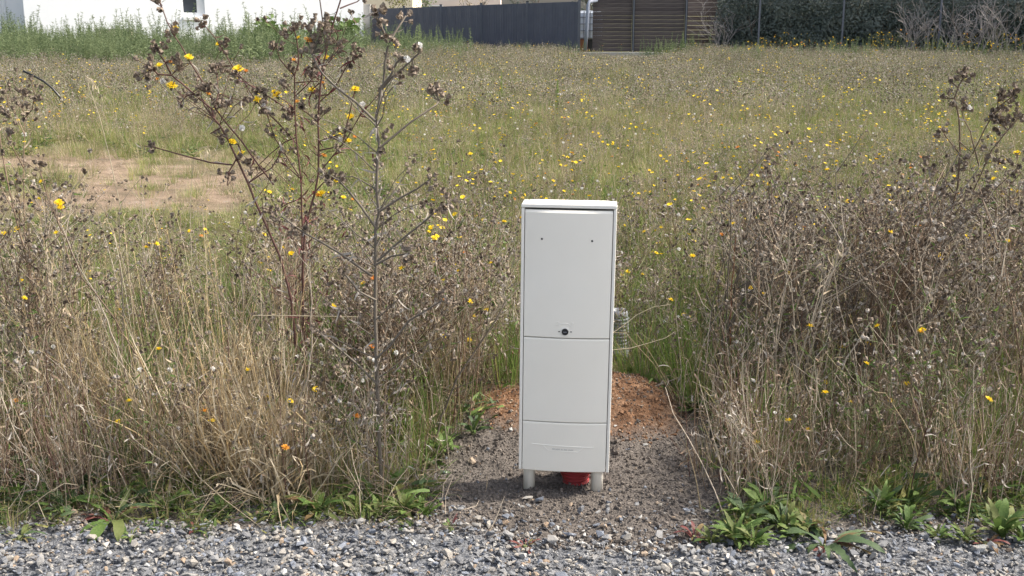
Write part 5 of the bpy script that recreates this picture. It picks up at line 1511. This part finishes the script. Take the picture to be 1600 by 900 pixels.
def build_rosettes():
    G, Dk, Rd, Ru, Ol = 'leaf_green', 'leaf_dark', 'leaf_red', 'leaf_rust', 'leaf_olive'
    T = [('spreading rosette of red and green toothed leaves on the gravel edge at left', 176, 812, 11, .21, [Dk, G, Rd, Ol], (2, 48)),
         ('dull low rosette in the lower left corner', 30, 838, 8, .10, [Ol, Dk, Ru], (5, 40)),
         ('leafy green clump right of the red and green rosette', 262, 798, 16, .12, [G, G, Ol], (25, 75)),
         ('tiny crimson rosette on the gravel', 303, 826, 8, .05, [Rd], (5, 50)),
         ('small pale rosette among the gravel stones', 205, 838, 7, .06, [Ol, G], (5, 40)),
         ('broad green rosette with brown red leaves at the foot of the left growth', 498, 800, 14, .17, [G, G, Ol, Ru], (15, 65)),
         ('upright leafy green clump beside the foot of the tallest weed', 630, 800, 20, .13, [G, G, Ol], (25, 75)),
         ('green leaves behind the bent straw stalk', 560, 800, 12, .11, [G, Ol, Dk], (20, 70)),
         ('tiny seedling with green and purple leaves on the dark soil', 704, 822, 5, .07, [G, Rd, G], (45, 75)),
         ('dark reddish rosette on the soil at the gravel edge', 820, 852, 9, .07, [Rd, Ru], (5, 35)),
         ('purple leaved small plant at the right edge of the soil', 1084, 838, 8, .09, [Rd, Rd, Ru], (15, 60)),
         ('lush green clump at the right edge of the soil', 1150, 842, 22, .15, [G, G, Ol], (20, 75)),
         ('broad leaved green plant behind the lush clump', 1195, 800, 18, .16, [G, Dk, G], (25, 75)),
         ('large spreading rosette with long red and green leaves on the right gravel', 1290, 850, 12, .24, [Dk, Ru, Rd, Ol, Dk], (0, 22)),
         ('yellow green leaves beneath the right tangle', 1240, 838, 16, .11, [G, Ol], (20, 70)),
         ('upright dark green leaf clump under the tangle', 1375, 800, 12, .16, [Dk, G], (35, 80)),
         ('low yellowish plant at the gravel edge under the tangle', 1465, 838, 14, .09, [Ol, G], (15, 65)),
         ('tall leafy clump near the lower right corner', 1565, 838, 18, .17, [G, Ol, G], (30, 80)),
         ('brown red low leaves by the lower right corner', 1540, 850, 7, .10, [Ru, Rd], (5, 30)),
         ('bright leaf clump at the right border of the picture', 1598, 842, 12, .13, [G, Ol], (20, 70)),
         ('green leaves at the foot of the dark soil left of the cabinet', 690, 712, 14, .15, [G, G, Dk], (30, 75)),
         ('leafy sprig on the edge of the soil left of the cabinet', 740, 690, 10, .12, [G, Dk], (30, 75)),
         ('fresh green leaves between the dry stems at left', 465, 690, 14, .14, [G, Dk], (25, 75)),
         ('green plant in the shade at the far left', 70, 740, 16, .17, [Dk, G], (25, 75)),
         ('second dark green plant in the shade at the far left', 20, 760, 14, .16, [Dk, Dk, G], (25, 75)),
         ('dark green leaves behind the red and green rosette', 130, 770, 16, .17, [Dk, G], (25, 75)),
         ('green tuft on top of the orange soil mound', 985, 604, 14, .12, [G, G], (30, 80)),
         ('green leaves around the grey duct', 1010, 560, 16, .15, [G, Ol], (30, 80)),
         ('long dark leaves right of the orange mound', 1090, 660, 14, .18, [Dk, G, Ol], (10, 60)),
         ('leafy plant at the right side of the orange mound', 1140, 690, 12, .17, [Dk, G], (20, 70)),
         ('broad dark leaves before the black cable', 1105, 540, 12, .20, [Dk, Dk, G], (35, 80)),
         ('green broad leaf cluster in the middle of the right tangle', 1372, 640, 9, .14, [G, Dk], (30, 80))]
    T += [('small bright clump at the soil edge in front of the lush plants', 1112, 846, 14, .11, [G, Ol], (25, 75)),
          ('leafy clump directly left of the large right rosette', 1178, 850, 18, .12, [G, G, Ol], (20, 75)),
          ('tall oblong leaves behind the lush clump near the tangle', 1165, 812, 16, .15, [G, Dk], (35, 80)),
          ('green leaves between the lush clump and the large rosette', 1222, 826, 18, .13, [G, Ol, Dk], (25, 75)),
          ('yellowing leaves above the large right rosette', 1262, 828, 14, .11, [Ol, Ru, G], (20, 70)),
          ('shaded leaves at the foot of the tangle right of the large rosette', 1415, 822, 16, .13, [Dk, G], (25, 75)),
          ('olive low clump before the lower right leafy plants', 1508, 842, 16, .09, [Ol, G], (20, 70)),
          ('dark shaded leaf clump under the tangle near the right border', 1500, 800, 14, .15, [Dk, G], (30, 80)),
          ('small leafy clump between the two left rosettes', 350, 800, 16, .11, [G, Ol], (20, 75)),
          ('low green leaves left of the broad rosette', 430, 806, 14, .10, [G, Dk, Ol], (15, 65)),
          ('tall shaded leaves behind the far left gravel edge', 100, 795, 14, .15, [Dk, Dk, G], (25, 75)),
          ('green shoots at the foot of the tallest weed', 588, 806, 14, .09, [G, Ol], (30, 80)),
          ('small upright leaves right of the tallest weed', 665, 800, 14, .10, [G, G], (35, 80))]
    for i, (lab, px, py, n, L_, ms, el) in enumerate(T):
        rosette('leaf_rosette', lab, px, py, n, L_, ms, el, seed=i)
build_rosettes()

def build_field_flowers():
    """flowering weeds of the meadow whose heads can be picked out"""
    r = random.Random(64)
    KS = [weed_meshes(r, .42, 3, .3, 1, False, .013, 1.2, 4, stemm=sm, leafm='dry_leaf', thick=.0019, spread=.05, green=.4, fluffs=f) for sm, f in (('stem_green', 0), ('stem_brown', 1), ('stem_green', 1), ('stem_brown', 0))]
    spots = []
    for i in range(135):
        Y = 6.5 + 15 * r.random() ** 1.3; px = r.uniform(620, 1640) if r.random() < .8 else r.uniform(-30, 620)
        p = on_line(px, (-90, Y), (90, Y))
        if is_bare(p.x, Y) > .2 and r.random() < .9: continue
        spots.append((p.x, Y))
    for x, y in spots:
        s = r.uniform(.8, 1.15)
        weed_thing('flowering_weed', r.choice(KS), (x, y, ground_z(x, y)), (r.gauss(0, .08), r.gauss(0, .08), r.uniform(0, 6.28)), s, 'yellow flowered weed scattered in the open meadow', 'weed', 'yellow flowered weeds in the meadow', .029)
build_field_flowers()
